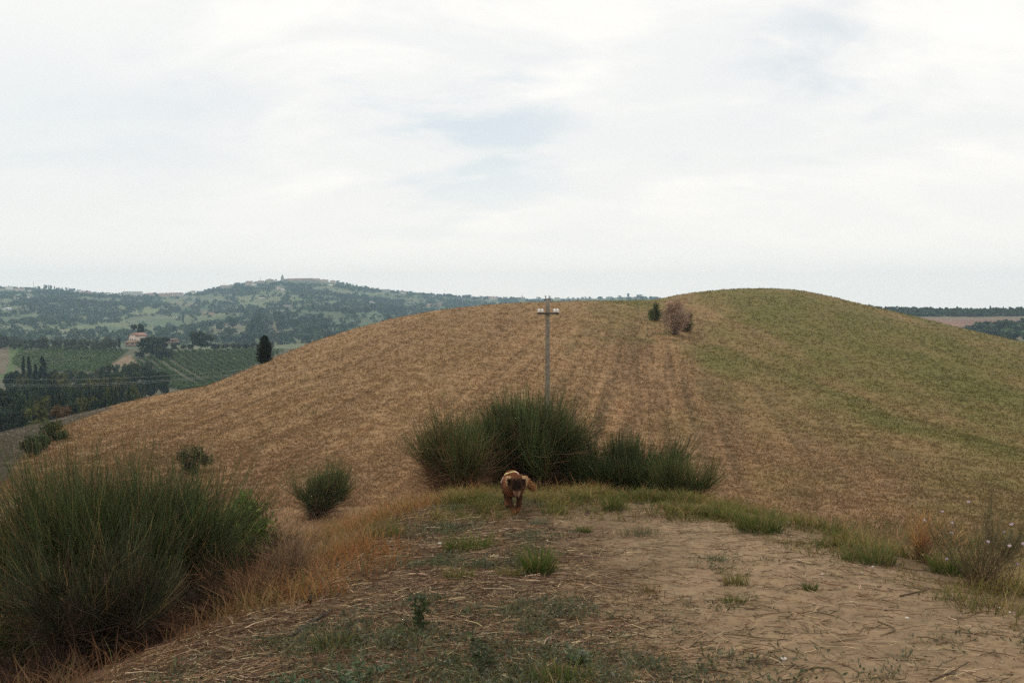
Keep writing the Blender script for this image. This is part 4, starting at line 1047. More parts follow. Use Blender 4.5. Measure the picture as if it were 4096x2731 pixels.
skyline([(866, 5, 6, 'oak'), (871, 5, 4, 'conifer'), (985, 7, 3, 'conifer'), (990, 8, 3, 'cypress'), (996, 7, 3, 'conifer'), (1003, 7.5, 3, 'conifer'), (1009, 7, 3.4, 'conifer'), (1016, 6.5, 4, 'conifer'), (1021, 7, 4, 'conifer')], 'pointed dark tree in the right part of the skyline belt', 'pointed skyline trees at the far right')
for i in range(26):
    px = R.uniform(960, 1050); py = R.uniform(326, 350) + .13 * (1000 - px)
    p = hitfar(px, py, 300); tree(('dusky', 'oak')[i % 2], p, R.uniform(5, 8), R.uniform(6, 9), 'broadleaf_tree', 'dark rounded tree of the wood in the dip at the far right', sink=.5, group='trees of the dark wood at the far right')

# ------------------------------------------------------------------ vine rows
def vrow(a, b, d_lo, label, group, hgt=1.9, col=(.074, .122, .034)):
    A = hitfar(*a); B = hitfar(*b); L = np.linalg.norm(B - A); n = int(min(L / .45, 1500)); t = np.linspace(0, 1, n)[:, None]
    P = A + (B - A) * t; P = np.repeat(P, 4, 0) + R.normal(0, .28, (n * 4, 3)) * [1, 1, 0]; zz = Zfar(P[:, 0], P[:, 1])
    P[:, 2] = zz + R.uniform(.35, hgt, n * 4)
    c = jit(col, n * 4, .25, .07); s = R.normal(size=(n * 4, 3)); s /= np.linalg.norm(s, axis=1, keepdims=True); tt = np.cross(s, R.normal(size=(n * 4, 3))); tt /= np.linalg.norm(tt, axis=1, keepdims=True)
    k = .42 * R.uniform(.7, 1.3, n * 4)[:, None]; c0 = P.mean(0)
    V = np.stack([P - s * k, P - tt * k * .8, P + s * k, P + tt * k * .8], 1) - c0
    mb = MB(); mb.add(V, np.arange(n * 16).reshape(-1, 4), np.repeat(c, 4, 0))
    tag(mb.build('vine_row', M['treeleaf'], loc=c0), label, 'vine row', group)
for i in range(21):   # left field: rows climb to the right
    f = i / 20
    a = (22 + (-9) * sm(0, .35, f) + 60 * max(0, f - .45) / .55 + 26 * max(0, f - .8) / .2 * .6, 348.2 + 24 * min(f / .62, 1) + .2 * f)
    b = (60 + 68 * min(f / .5, 1) - 26 * max(0, f - .5) / .5, 346.8 + 4.6 * min(f / .5, 1) + 18.5 * max(0, f - .5) / .5)
    vrow(a, b, 300, 'green vine row of the left vineyard, running up to the ridge', 'vine rows of the left vineyard')
for i in range(21):   # right field: rows fall to the right
    f = i / 20
    a = (262 - 98 * min(f / .7, 1) - 40 * max(0, f - .7) / .3, 350 + 3.0 * f + 14 * max(0, f - .7) / .3)
    b = (275 - 95 * f + 8, 352 + 36 * min(f / .8, 1) + 2 * f)
    vrow(a, b, 300, 'green vine row of the right vineyard, running down beside the big tree', 'vine rows of the right vineyard', col=(.066, .104, .032))

# ------------------------------------------------------------------ buildings
def house(name, label, cat, p, w, dep, h, wall, roof, rz=0, pitch=.32, group=None, wins=0, storeys=1, kind='gable', eave=.35, door=False, sink=1.0):
    root = empty(name, (p[0], p[1], p[2] - sink), rz, label, cat, group)
    H = h + sink
    mb = MB(); box(mb, (0, 0, H / 2), (w, dep, H), jit(wall, 1, .05, .02)[0])
    rh = pitch * (w if kind == 'gable_front' else dep) / 2
    if kind == 'gable':
        for s in (-1, 1): mb.add([[s * w / 2, -dep / 2, H], [s * w / 2, dep / 2, H], [s * w / 2, 0, H + rh]], [[0, 1, 2]], np.array(wall))
    if kind == 'gable_front':
        for s in (-1, 1): mb.add([[-w / 2, s * dep / 2, H], [w / 2, s * dep / 2, H], [0, s * dep / 2, H + rh]], [[0, 1, 2]], np.array(wall))
    mb.build('wall', M['plaster'], root)
    mb = MB(); t = .22; a, b = w / 2 + eave, dep / 2 + eave
    rc = jit(roof, 1, .08, .03)[0]
    def slab(q):
        q = np.array(q, float); v = np.concatenate([q, q + [0, 0, t]])
        mb.add(v, [[3, 2, 1, 0], [4, 5, 6, 7], [0, 1, 5, 4], [1, 2, 6, 5], [2, 3, 7, 6], [3, 0, 4, 7]], rc)
    z0 = H - pitch * eave + .02; z1 = H + rh + .02
    if kind == 'gable':
        slab([[-a, -b, z0], [a, -b, z0], [a, 0, z1], [-a, 0, z1]]); slab([[a, b, z0], [-a, b, z0], [-a, 0, z1], [a, 0, z1]])
    elif kind == 'gable_front':
        slab([[-a, -b, z0], [0, -b, z1], [0, b, z1], [-a, b, z0]]); slab([[0, -b, z1], [a, -b, z0], [a, b, z0], [0, b, z1]])
    elif kind == 'lean':
        slab([[-a, -b, H - .1], [a, -b, H - .1], [a, b, H + pitch * dep], [-a, b, H + pitch * dep]])
    elif kind == 'hip':
        hr = pitch * min(a, b); k = max(a - b, 0); 
        v = np.array([[-a, -b, z0], [a, -b, z0], [a, b, z0], [-a, b, z0], [-k, 0, z0 + hr + .3], [k, 0, z0 + hr + .3]]); mb.add(v, [[0, 1, 5, 4], [2, 3, 4, 5]], rc); mb.add(v, [[1, 2, 5], [3, 0, 4], [0, 3, 2], [0, 2, 1]], rc)
    else: box(mb, (0, 0, H + .2), (w + .4, dep + .4, .35), rc)
    mb.build('roof', M['tile'], root)
    for s in range(storeys):
        for i in range(wins):
            x = -w / 2 + w * (i + .5) / wins; z = sink + h * (s + .55) / storeys
            ww = min(1.2, w / wins * .38); wh = min(1.5, h / storeys * .45)
            mb = MB(); box(mb, (x, -dep / 2 - .01, z), (ww, .10, wh), (.035, .032, .03)); mb.build('window', M['dark'], root)
    return root

# the farm on the vineyard ridge
fp = np.array([(138.0 - CX) / F * 578, 578., 0]); fp[2] = EYE + ray(137, 343.2)[1] * 578
fw, fd = 8.0, 6.0
farm = empty('farmhouse', tuple(fp), math.radians(-24), 'small pinkish stone farmhouse with a red tiled gable roof on the vineyard ridge', 'house')
mb = MB(); hh = 4.7; pink = (.62, .50, .42)
box(mb, (0, 0, hh / 2 - .5), (5.8, 8.2, hh + 1), pink)
for s in (-1, 1): mb.add([[-2.9, s * 4.1, hh], [2.9, s * 4.1, hh], [0, s * 4.1, hh + 1.5]], [[0, 1, 2]], np.array(pink))
mb.build('wall', M['plaster'], farm)
mb = MB()
for s in (-1, 1):
    q = np.array([[s * 3.35, -4.5, hh - .22], [0, -4.5, hh + 1.53], [0, 4.5, hh + 1.53], [s * 3.35, 4.5, hh - .22]]); v = np.concatenate([q, q + [0, 0, .22]])
    mb.add(v, [[3, 2, 1, 0], [4, 5, 6, 7], [0, 1, 5, 4], [1, 2, 6, 5], [2, 3, 7, 6], [3, 0, 4, 7]], (.25, .145, .105))
mb.build('roof', M['tile'], farm)
for x, z, w_, h_ in ((-1.9, 2.4, .55, 1.2), (-.3, 2.4, .55, 1.2), (1.7, 2.4, .55, 1.2), (0, 4.9, .6, .8)):
    mb = MB(); box(mb, (x, -4.12, z), (w_, .12, h_), (.05, .035, .03)); mb.build('window', M['dark'], farm)
mb = MB(); box(mb, (2.92, -.8, 2.5), (.12, 1.3, 1.5), (.035, .03, .03)); mb.build('window', M['dark'], farm)
P_ = lambda px, py, d: np.array([(px - CX) / F * d, d, EYE + ray(px, py)[1] * d])
house('farm_shed', 'low tiled lean-to shed at the left front of the pink farmhouse', 'shed', P_(131.5, 344.6, 570), 6.4, 3.4, 1.5, (.30, .235, .18), (.21, .135, .10), math.radians(-12), .3, kind='lean', wins=2)
house('farm_shed', 'long low shed with a red tiled roof right of the big spreading tree', 'shed', P_(170.5, 341.4, 580), 9.0, 4, 1.1, (.27, .215, .17), (.20, .135, .105), math.radians(-10), .3, kind='gable', wins=2)
PALE, PINK, GREY, RED_R = (.66, .61, .54), (.54, .41, .33), (.44, .42, .39), (.27, .17, .125)
VILL = [  # label, px, py base, w px, h px, d factor, wall, roof, kind, windows, storeys
    ('pale terraced villa on the far left skyline', 9.5, 293.5, 6.5, 3.4, .93, PALE, GREY, 'flat', 3, 2), ('long low pale house right of the terraced villa', 20, 293.2, 10, 1.8, .93, PALE, RED_R, 'gable', 4, 1), ('small pale house cut by the left frame edge below the skyline', 1, 292.5, 5, 1.6, .93, PALE, RED_R, 'gable', 2, 1),
    ('small pale house left of the dark skyline clump', 30.5, 293.2, 3.5, 2, .92, PALE, RED_R, 'hip', 1, 1), ('tan house standing lower on the slope at the far left', 18, 299.8, 6.5, 2, .82, PINK, RED_R, 'gable', 3, 1), ('tan house with a pale roof right of the lower slope house', 30, 299.0, 6.5, 2, .82, PALE, GREY, 'gable', 2, 1),
    ('white gabled farm building alone on the left slope', 5.6, 309.2, 3.2, 1.9, .72, (.62, .60, .58), (.5, .48, .46), 'gable_front', 0, 1), ('small white shed beside the lone white farm building', 10, 309.2, 2.6, 1.2, .72, (.55, .54, .53), (.45, .44, .43), 'gable', 0, 1),
    ('pale flat roofed house at the left end of the ridge street', 77.5, 296.5, 6.5, 2.6, .94, PALE, GREY, 'flat', 3, 1), ('pinkish block right of the pale flat roofed house', 84.5, 295.8, 4.5, 3, .95, PINK, RED_R, 'hip', 2, 2), ('pinkish gabled house, third in the ridge street', 90, 295.8, 4.5, 2.8, .95, PINK, RED_R, 'gable', 2, 1),
    ('small orange walled house in the ridge street', 97, 296.4, 3.6, 2.6, .94, PINK, RED_R, 'hip', 2, 1), ('low pale house between trees in the ridge street', 103.5, 296, 5, 1.8, .95, PALE, RED_R, 'gable', 2, 1), ('pale block left of the orange house in the ridge street', 109, 296.6, 4.4, 2.6, .95, PALE, GREY, 'flat', 2, 2),
    ('orange house left of the big apartment block', 115, 296.8, 4.4, 2.6, .94, (.46, .30, .21), RED_R, 'hip', 2, 1), ('narrow white house touching the big apartment block', 119.8, 296.4, 4, 3.2, .94, PALE, RED_R, 'gable', 1, 2),
    ('largest pale apartment block on the ridge, four storeys with many windows', 133.2, 296.3, 17.5, 5.0, .94, (.47, .45, .42), GREY, 'flat', 9, 4), ('grey brown block right of the largest apartment block', 150, 297.3, 9.5, 4.6, .94, (.40, .34, .29), RED_R, 'hip', 5, 2), ('wide orange house with dark arches on the ridge', 164.5, 297.5, 11, 3.8, .93, (.44, .29, .20), RED_R, 'gable', 4, 1),
    ('long pale pink house at the right end of the ridge street', 176.2, 297, 13, 4.6, .94, (.48, .39, .34), RED_R, 'gable', 6, 2), ('tiny pale house half sunk in trees on the rising ridge', 193.5, 292.5, 3.6, 2.0, .97, PALE, RED_R, 'gable', 1, 1),
    ('long low house with mast on the ridge left of the village', 227, 288.2, 12, 2.6, .97, (.40, .37, .33), RED_R, 'gable', 4, 1), ('stepped pinkish house on the village flank', 248.5, 286.4, 5.5, 4.2, .95, PINK, RED_R, 'gable_front', 2, 2), ('pale house below the stepped pinkish house', 254.5, 286.8, 4, 2, .94, PALE, GREY, 'gable', 1, 1),
    ('low house behind the stepped pinkish house', 250, 283, 6, 2.4, .98, PINK, RED_R, 'gable', 2, 1), ('ochre villa with a finial on its hipped roof', 261, 283.0, 7.5, 2.6, .98, (.46, .40, .29), RED_R, 'hip', 3, 1), ('ochre house with a wide roof left of the church', 270.5, 281.5, 7, 2.6, .98, (.42, .36, .26), RED_R, 'gable_front', 2, 1),
    ('long roofed hall joined to the bell tower', 285.5, 280.8, 5, 2.2, .99, (.33, .28, .23), RED_R, 'gable', 2, 1), ('long roofed row house right of the church hall', 292, 281, 8, 2.2, .99, PINK, RED_R, 'gable', 4, 1), ('pink fronted row house in the middle of the village top', 300, 281.2, 8, 2.6, .985, (.43, .31, .26), RED_R, 'gable', 4, 1),
    ('wider pink row house right of the middle of the village top', 308.5, 281.2, 8.5, 2.8, .985, (.43, .31, .26), RED_R, 'gable', 5, 1), ('row house with a higher roof near the village end', 316.5, 281.2, 6.5, 3.0, .99, PINK, RED_R, 'gable', 3, 1), ('low row house stepping down at the right end of the village', 324.5, 282.6, 7.5, 2.4, .985, PINK, RED_R, 'gable', 3, 1),
    ('last pinkish house at the right end of the village top', 333, 283.4, 5, 3.2, .985, PINK, RED_R, 'hip', 2, 2), ('pale ruined house on the wooded slope under the church', 278.5, 289.3, 5.5, 3.2, .86, PINK, PALE, 'gable_front', 3, 2), ('small pale house right below the ruined slope house', 283, 290.4, 3, 1.4, .85, PALE, GREY, 'gable', 1, 1),
    ('large grey brown ruin low on the wooded slope', 288, 308.3, 8, 3.6, .62, (.30, .25, .22), (.24, .19, .16), 'gable', 4, 1), ('pale low ruin on the slope left of the ruin group', 262, 299.5, 5, 1.8, .70, (.40, .35, .32), (.33, .28, .25), 'gable', 2, 1), ('tiny pinkish ruin beside the lone cypress on the slope', 179, 318.5, 3.5, 1.6, .50, PINK, PALE, 'gable', 1, 1),
    ('small house on the slope at the right of the cypress row', 371.5, 303, 4, 2.4, .75, PALE, RED_R, 'gable_front', 2, 1), ('grey roofed house on the ridge right of the village', 386, 291.5, 8, 2.6, .97, GREY, (.30, .26, .24), 'gable', 3, 1), ('low pale house on the ridge left of the pole', 403, 292.8, 6, 1.8, .97, PALE, RED_R, 'gable', 2, 1),
    ('long pale house among trees left of the pole', 493, 299.6, 9, 2.2, .97, PALE, RED_R, 'gable', 4, 1), ('greyish house directly left of the pole top', 523, 300.6, 5, 2.4, .97, GREY, RED_R, 'hip', 2, 1), ('small pale house just right of the pole top', 557, 301.6, 5, 1.8, .97, PALE, RED_R, 'gable', 2, 1), ('tiny pale house on the slope under the last village house', 331.5, 287.6, 3.5, 1.2, .90, PINK, PALE, 'gable', 0, 1)]
for lb, px, pyb, wp, hp, fd_, wc, rc, kd, wn, stn in VILL:
    d = 2600 * fd_; p = P_(px, pyb, d)
    if fd_ < .9: p = hitfar(px, pyb, 700); d = p[1]
    gz_ = float(Zfar(np.array([p[0]]), np.array([d]))[0])
    p[2] = max(p[2], gz_ - .3)
    s = d / F; h = hp * s * (.72 if kd != 'flat' else 1.0)
    sink = max(1.0, p[2] - gz_ + 3)
    house('village_house', lb, 'house', p, wp * s, max(9, min(wp * s * .6, 16)), h, wc, rc, R.normal(0, .05), .34 if hp * s * .28 < 4 else .4, 'houses on the far ridge', wn, stn, kd, .6, sink=sink)
# bell tower, mast
d = 2600 * .985; p = P_(282.7, 280.5, d); bt = empty('bell_tower', tuple(p), 0, 'slim stone bell tower with a pointed cap rising above the village roofs', 'tower')
mb = MB(); box(mb, (0, 0, 1), (6.0, 6.0, 18), (.30, .27, .23)); mb.build('wall', M['plaster'], bt)
mb = MB(); box(mb, (0, 0, 11), (5.0, 5.0, 2), (.27, .22, .19)); lathe(mb, (0, 0, 12), [(2.6, 0), (2.2, 1.2), (1.0, 2.6), (.3, 4), (.15, 7), (.0005, 7.2)], (.25, .20, .17), 12); mb.build('roof', M['tile'], bt)
for s in (-1.3, 1.3):
    mb = MB(); box(mb, (s, -3.02, 6.5), (1.2, .12, 3), (.05, .045, .04)); mb.build('window', M['dark'], bt)
for px, pyb, hp, lb in ((34, 287, 5.8, 'thin radio mast standing on the far left skyline'), (224.5, 287, 4.5, 'thin mast beside the long low ridge house'), (260.6, 281.5, 5.2, 'finial mast above the ochre villa roof')):
    p = P_(px, pyb, 2560); h = hp * 2560 / F
    mb = MB(); tubes(mb, np.array([[[0, 0, -6], [0, 0, h * .5], [0, 0, h]]], float), np.array([[.55, .45, .3]]), np.tile(np.array([.12, .12, .12]), (1, 3, 1)), 6); tag(mb.build('radio_mast', M['iron'], loc=tuple(p)), lb, 'mast')

# ------------------------------------------------------------------ uncountable far woodland
def woods():
    mb = MB()
    n = 26000
    px = R.uniform(-30, 720, n); py = R.uniform(278, 345, n)
    u, t = ray(px, py)
    # march on the slope analytically: sample depth along the far slope instead
    d = 960 + (2590 - 960) * R.random(n) ** .8
    x = (px - CX) / F * d; z = Zfar(x, d); ppx, ppy = proj(x, d, z)
    f = np.zeros(n)
    for cx, cy, rx, ry, k, s in FIELDS: f = np.maximum(f, sm(1.35, .85, ((ppx - cx) / rx) ** 2 + ((ppy - cy + .12 * (ppx - cx) * np.sin(cx)) / ry) ** 2))
    wd = sm(.36, .56, fbm(x / 130, d / 170, 3, 181)) * .9 + .12
    wd = np.maximum(wd, sm(2250, 2400, d) * .8 * sm(190, 215, ppx) * sm(380, 350, ppx))
    free = np.ones(n)
    for lb, hx, hy, hw, hh_, hf, *_ in VILL: free *= 1 - (np.abs(ppx - hx) < hw / 2 + 1.2) * (d > 2600 * hf - 230) * (d < 2600 * hf + 12)
    keep = R.random(n) < wd * (1 - .93 * f) * .62 * free * np.where(d > 2430, .75, 1)
    x, d, z = x[keep], d[keep], z[keep]; n = len(x)
    # the dark wood and the tree belt beyond the hill at the right
    n2 = 2600; qx = R.uniform(850, 1075, n2); qd = np.where(R.random(n2) < .6, R.uniform(640, 900, n2), R.uniform(880, 950, n2)); xx = (qx - CX) / F * qd; z2 = Zfar(xx, qd); _, qy = proj(xx, qd, z2)
    k2 = ((qd > 880) & (R.random(n2) < .8)) | ((qd <= 880) & (qy > 322 + .16 * np.abs(1010 - qx)) & (R.random(n2) < .8))
    x = np.concatenate([x, xx[k2]]); d = np.concatenate([d, qd[k2]]); z = np.concatenate([z, z2[k2]]); n = len(x)
    m = 13; r = R.uniform(2.2, 5.0, n) * np.where(d < 960, .72, 1); g = R.normal(size=(n, m, 3)); g /= np.linalg.norm(g, axis=2, keepdims=True); g[..., 2] = np.abs(g[..., 2])
    P = np.stack([x, d, z], -1)[:, None] + g * r[:, None, None] * [1, 1, 1.25]
    s = R.normal(size=(n, m, 3)); s /= np.linalg.norm(s, axis=2, keepdims=True); tt = np.cross(s, g + R.normal(0, .5, g.shape)); tt /= np.linalg.norm(tt, axis=2, keepdims=True)
    k = (r * .52)[:, None, None] * R.uniform(.6, 1.3, (n, m, 1))
    V = np.stack([P - s * k, P - tt * k * .8, P + s * k, P + tt * k * .8], 2).reshape(-1, 3)
    base = jit([.036, .052, .022], n, .28, .10); c = np.repeat(np.repeat(base, m, 0) * R.uniform(.75, 1.3, (n * m, 1)), 4, 0)
    mb.add(V, np.arange(n * m * 4).reshape(-1, 4), c)
    tag(mb.build('distant_woods', M['treeleaf']), 'hazy mass of woods and hedges covering the far hillside below the village', 'woods', kind='stuff')
woods()
# ------------------------------------------------------------------ the dog: one continuous body from a distance field
def surface_nets(f, o, h):
    nx, ny, nz = f.shape; s = f < 0
    cs = np.zeros((nx - 1, ny - 1, nz - 1), int)
    corners = [(i, j, k) for i in (0, 1) for j in (0, 1) for k in (0, 1)]
    sl = lambda a, c: a[c[0]:nx - 1 + c[0], c[1]:ny - 1 + c[1], c[2]:nz - 1 + c[2]]
    for c in corners: cs += sl(s, c)
    act = (cs > 0) & (cs < 8)
    acc = np.zeros(act.shape + (3,)); cnt = np.zeros(act.shape)
    for a in corners:
        for ax in range(3):
            if a[ax]: continue
            b = list(a); b[ax] = 1; b = tuple(b)
            fa, fb = sl(f, a), sl(f, b); x = (fa < 0) != (fb < 0)
            t = np.where(x, fa / np.where(x, fa - fb, 1), 0)
            p = np.array(a, float) + np.zeros(act.shape + (3,)); p[..., ax] += t
            acc += p * x[..., None]; cnt += x
    idx = -np.ones(act.shape, int); ids = np.argwhere(act); idx[act] = np.arange(len(ids))
    V = (ids + acc[act] / cnt[act][:, None]) * h + o
    Fs = []
    for ax in range(3):
        u, v = [(1, 2), (2, 0), (0, 1)][ax]
        sa = [slice(None)] * 3; sb = [slice(None)] * 3; sa[ax] = slice(0, -1); sb[ax] = slice(1, None)
        x = s[tuple(sa)] != s[tuple(sb)]; e = np.argwhere(x)
        e = e[(e[:, u] > 0) & (e[:, v] > 0) & (e[:, u] < f.shape[u] - 1) & (e[:, v] < f.shape[v] - 1)]
        ins = s[tuple(e.T)]
        def cell(du, dv):
            q = e.copy(); q[:, u] -= du; q[:, v] -= dv; return idx[tuple(q.T)]
        q = np.stack([cell(1, 1), cell(0, 1), cell(0, 0), cell(1, 0)], 1)
        q[~ins] = q[~ins][:, ::-1]; Fs.append(q)
    return V, np.concatenate(Fs)

def build_dog():
    base = on(*( (lambda p: (p[0] + .0, p[1]))(G(516.5, 513.0)) ))
    dog = empty('dog', base, 0, 'shaggy dark brown dog walking head down across the grass, yellow band on its back', 'dog'); dog.scale = (1.02,) * 3
    caps = []   # a, b, ra, rb, k
    def cap(a, b, ra, rb, tag_): caps.append((np.array(a, float), np.array(b, float), ra, rb, tag_))
    tx = -.045
    cap((tx + .005, .02, .305), (tx, .16, .322), .080, .088, 'torso'); cap((tx, .16, .322), (tx - .005, .36, .335), .088, .074, 'torso'); cap((tx - .005, .36, .335), (tx, .46, .322), .080, .072, 'torso')
    cap((tx + .01, .0, .30), (-.01, -.10, .345), .085, .070, 'neck'); cap((tx + .02, -.03, .26), (tx + .02, .02, .25), .06, .065, 'chest')
    cap((0, -.15, .365), (0, -.185, .355), .068, .062, 'head'); cap((0, -.205, .335), (.006, -.262, .248), .044, .024, 'muzzle'); cap((0, -.20, .335), (.003, -.23, .29), .05, .037, 'muzzle')
    for s in (-1, 1):
        cap((s * .045, -.135, .405), (s * .098, -.130, .412), .024, .020, 'ear'); cap((s * .098, -.130, .412), (s * .098, -.165, .345), .020, .010, 'ear'); cap((s * .04, -.18, .33), (s * .055, -.15, .33), .035, .04, 'cheek')
    fl = [((-.095, .03, .26), .034), ((-.084, .05, .175), .024), ((-.055, -.015, .095), .018), ((-.036, -.045, .045), .019), ((-.032, -.05, .02), .022), ((-.030, -.085, .016), .018)]
    fr = [((.022, .03, .26), .034), ((.036, .07, .175), .024), ((.028, .055, .095), .018), ((.012, .055, .045), .019), ((.004, .05, .022), .024), ((.006, .02, .017), .019)]
    hl = [((-.10, .42, .29), .066), ((-.115, .36, .195), .040), ((-.115, .47, .115), .025), ((-.105, .46, .05), .021), ((-.105, .45, .022), .025), ((-.105, .41, .017), .020)]
    hr = [((.02, .42, .29), .066), ((.035, .33, .195), .040), ((.035, .41, .11), .025), ((.03, .37, .05), .021), ((.03, .35, .022), .025), ((.03, .315, .017), .020)]
    for leg, nm in ((fl, 'leg'), (fr, 'leg'), (hl, 'hind'), (hr, 'hind')):
        for (a, ra), (b, rb) in zip(leg[:-1], leg[1:]): cap(a, b, ra, rb, nm)
    tl = [((-.02, .48, .33), .028), ((.06, .53, .305), .030), ((.12, .53, .262), .034), ((.17, .52, .215), .028), ((.205, .51, .175), .010)]
    for (a, ra), (b, rb) in zip(tl[:-1], tl[1:]): cap(a, b, ra, rb, 'tail')
    hs = .0075; lo = np.array([-.24, -.33, -.02]); hi = np.array([.30, .64, .48]); n = ((hi - lo) / hs).astype(int)
    g = np.stack(np.meshgrid(*[lo[i] + np.arange(n[i]) * hs for i in range(3)], indexing='ij'), -1)
    f = np.full(g.shape[:3], 10.0)
    def dcap(p, a, b, ra, rb):
        ab = b - a; t = np.clip(((p - a) @ ab) / (ab @ ab), 0, 1); return np.linalg.norm(p - a - t[..., None] * ab, axis=-1) - (ra + (rb - ra) * t)
    for a, b, ra, rb, nm in caps:
        d = dcap(g, a, b, ra, rb); k = {'ear': .012, 'tail': .02, 'muzzle': .018}.get(nm, .03)
        hh = np.clip(.5 + .5 * (f - d) / k, 0, 1); f = f * (1 - hh) + d * hh - k * hh * (1 - hh)
    V, Fq = surface_nets(f, lo, hs)
    gr = np.stack(np.gradient(f, hs), -1); ii = np.clip(((V - lo) / hs).round().astype(int), 0, n - 1); Nn = gr[tuple(ii.T)]; Nn /= np.linalg.norm(Nn, axis=1, keepdims=True) + 1e-9
    def colour(p):
        tags = [c[4] for c in caps]; D = np.stack([dcap(p, *c[:4]) for c in caps], -1); w = np.exp(-np.maximum(D, -.02) / .012)
        table_ = {'torso': (0.184, 0.063, 0.024), 'neck': (0.218, 0.078, 0.031), 'chest': (0.140, 0.055, 0.024), 'head': (0.093, 0.037, 0.018), 'muzzle': (0.158, 0.079, 0.046), 'ear': (0.140, 0.055, 0.023), 'cheek': (0.204, 0.104, 0.052), 'leg': (0.074, 0.031, 0.014), 'hind': (0.112, 0.047, 0.021), 'tail': (0.316, 0.147, 0.058)}
        c = (w[..., None] * np.array([table_[t] for t in tags])).sum(-2) / w.sum(-1, keepdims=True)
        face = .9 * np.exp(-(p[:, 0] / .052) ** 4) * sm(.285, .31, p[:, 2]) * sm(-.125, -.165, p[:, 1]) * sm(.435, .415, p[:, 2]); c = mixc(c, (.022, .011, .007), sm(.05, .06, np.abs(p[:, 0])) * sm(-.135, -.15, p[:, 1]) * sm(.33, .35, p[:, 2]) * .8)
        c = mixc(c, (.011, .0065, .0045), face * .95)
        eye = np.maximum(np.exp(-(((np.abs(p[:, 0]) - .030) / .016) ** 2 + ((p[:, 2] - .328) / .014) ** 2)), 0) * sm(-.17, -.19, p[:, 1]); c = mixc(c, (.012, .007, .005), eye * .9)
        snout = sm(-.215, -.235, p[:, 1]) * sm(.31, .28, p[:, 2]); c = mixc(c, (.36, .22, .14), snout * sm(.010, .024, np.abs(p[:, 0])) * .9)
        brow = sm(.40, .425, p[:, 2]) * sm(-.03, -.1, p[:, 1]); c = mixc(c, (.22, .10, .04), brow * .6 * (np.abs(p[:, 0]) < .05))
        et = sm(.405, .42, p[:, 2]) * sm(.050, .070, np.abs(p[:, 0])) * sm(-.05, -.1, p[:, 1]); c = mixc(c, (.62, .42, .24), et)  # pale ear tops: backlit rim painted into the coat colour
        er = sm(.096, .108, np.abs(p[:, 0])) * sm(-.05, -.1, p[:, 1]) * sm(.32, .34, p[:, 2]); c = mixc(c, (.55, .36, .20), er * .95)  # same painted rim light down the outer ear edges
        foot = sm(.085, .04, p[:, 2]); c = mixc(c, (.21, .085, .03), foot * .9)
        return c
    mb = MB(); mb.add(V, Fq, colour(V) * .8); body = mb.build('body', M['skin'], dog, smooth=True)
    # fur
    m = 26000; fi = R.integers(0, len(Fq), m); w4 = R.dirichlet([1, 1, 1, 1], m)[..., None]; P = (V[Fq[fi]] * w4).sum(1); Nf = (Nn[Fq[fi]] * w4).sum(1); Nf /= np.linalg.norm(Nf, axis=1, keepdims=True) + 1e-9
    c = jit(colour(P), m, .3, .05)
    muz = (P[:, 1] < -.20) & (P[:, 2] < .33)
    paw = P[:, 2] < .05
    L = np.where(muz | paw, .006, np.where(P[:, 1] < -.12, .016, np.where(P[:, 2] < .22, .007, .022))) * R.uniform(.6, 1.3, m)
    tail = (P[:, 0] > .07) & (P[:, 1] > .45); L = np.where(tail, .036 * R.uniform(.6, 1.2, m), L)
    flow = np.where(tail[:, None], [.8, 0, -.7], np.where((P[:, 1] < -.12)[:, None], [0, .35, .1], [0, .55, -.45]))
    d = Nf * .75 + flow * .8 + R.normal(0, .22, (m, 3)); d /= np.linalg.norm(d, axis=1, keepdims=True)
    t = np.linspace(0, 1, 3)[None, :, None]; Q = P[:, None] + d[:, None] * L[:, None, None] * t; Q[:, 2, 2] -= L * .15; Q[..., 2] = np.maximum(Q[..., 2], .003)
    s = np.cross(d, Nf); s /= np.linalg.norm(s, axis=1, keepdims=True) + 1e-9
    C = np.stack([c * .7, c, c * 1.22], 1)
    mb = MB(); ribbons(mb, Q, np.tile(np.array([[.0017, .0013, 0]]), (m, 1)), s, C); mb.build('fur', M['fur'], dog)
    for sx in (-1, 1):
        mb = MB(); lathe(mb, (sx * .031, -.236 + .0, .322), [(.0003, -.008), (.006, -.005), (.0085, 0), (.006, .005), (.0003, .008)], (.012, .009, .006), 10); mb.build('eye', M['nose'], dog, smooth=True)
    mb = MB(); lathe(mb, (.006, -.272, .243), [(.0003, -.014), (.013, -.010), (.018, .001), (.014, .010), (.0003, .013)], (.010, .008, .007), 12); mb.build('nose', M['nose'], dog, smooth=True)
    # yellow band across the back with faint print, its cord, its pale end
    nx_, ny_ = 15, 5
    a = np.linspace(-.95, .75, nx_); yy = np.linspace(.20, .27, ny_); A, Y = np.meshgrid(a, yy, indexing='ij')
    wav = .006 * np.sin(A * 5); X = tx + .110 * np.sin(A) * 1.02; Zz = .312 + .108 * np.cos(A) + wav + .012 - .05 * (Y - .235)
    top = np.stack([X, Y, Zz], -1); v = np.concatenate([top.reshape(-1, 3), (top - [0, 0, .004]).reshape(-1, 3)])
    ii = np.arange(nx_ * ny_).reshape(nx_, ny_); q = np.stack([ii[:-1, :-1], ii[1:, :-1], ii[1:, 1:], ii[:-1, 1:]], -1).reshape(-1, 4)
    cc = np.where((A.reshape(-1) > .35)[:, None], (.66, .50, .40), (.74, .66, .30)); cc = np.concatenate([cc, cc])
    ring = np.concatenate([ii[:, 0], ii[-1, 1:], ii[-2::-1, -1], ii[0, -2:0:-1]]); rn = np.roll(ring, -1); n0 = nx_ * ny_
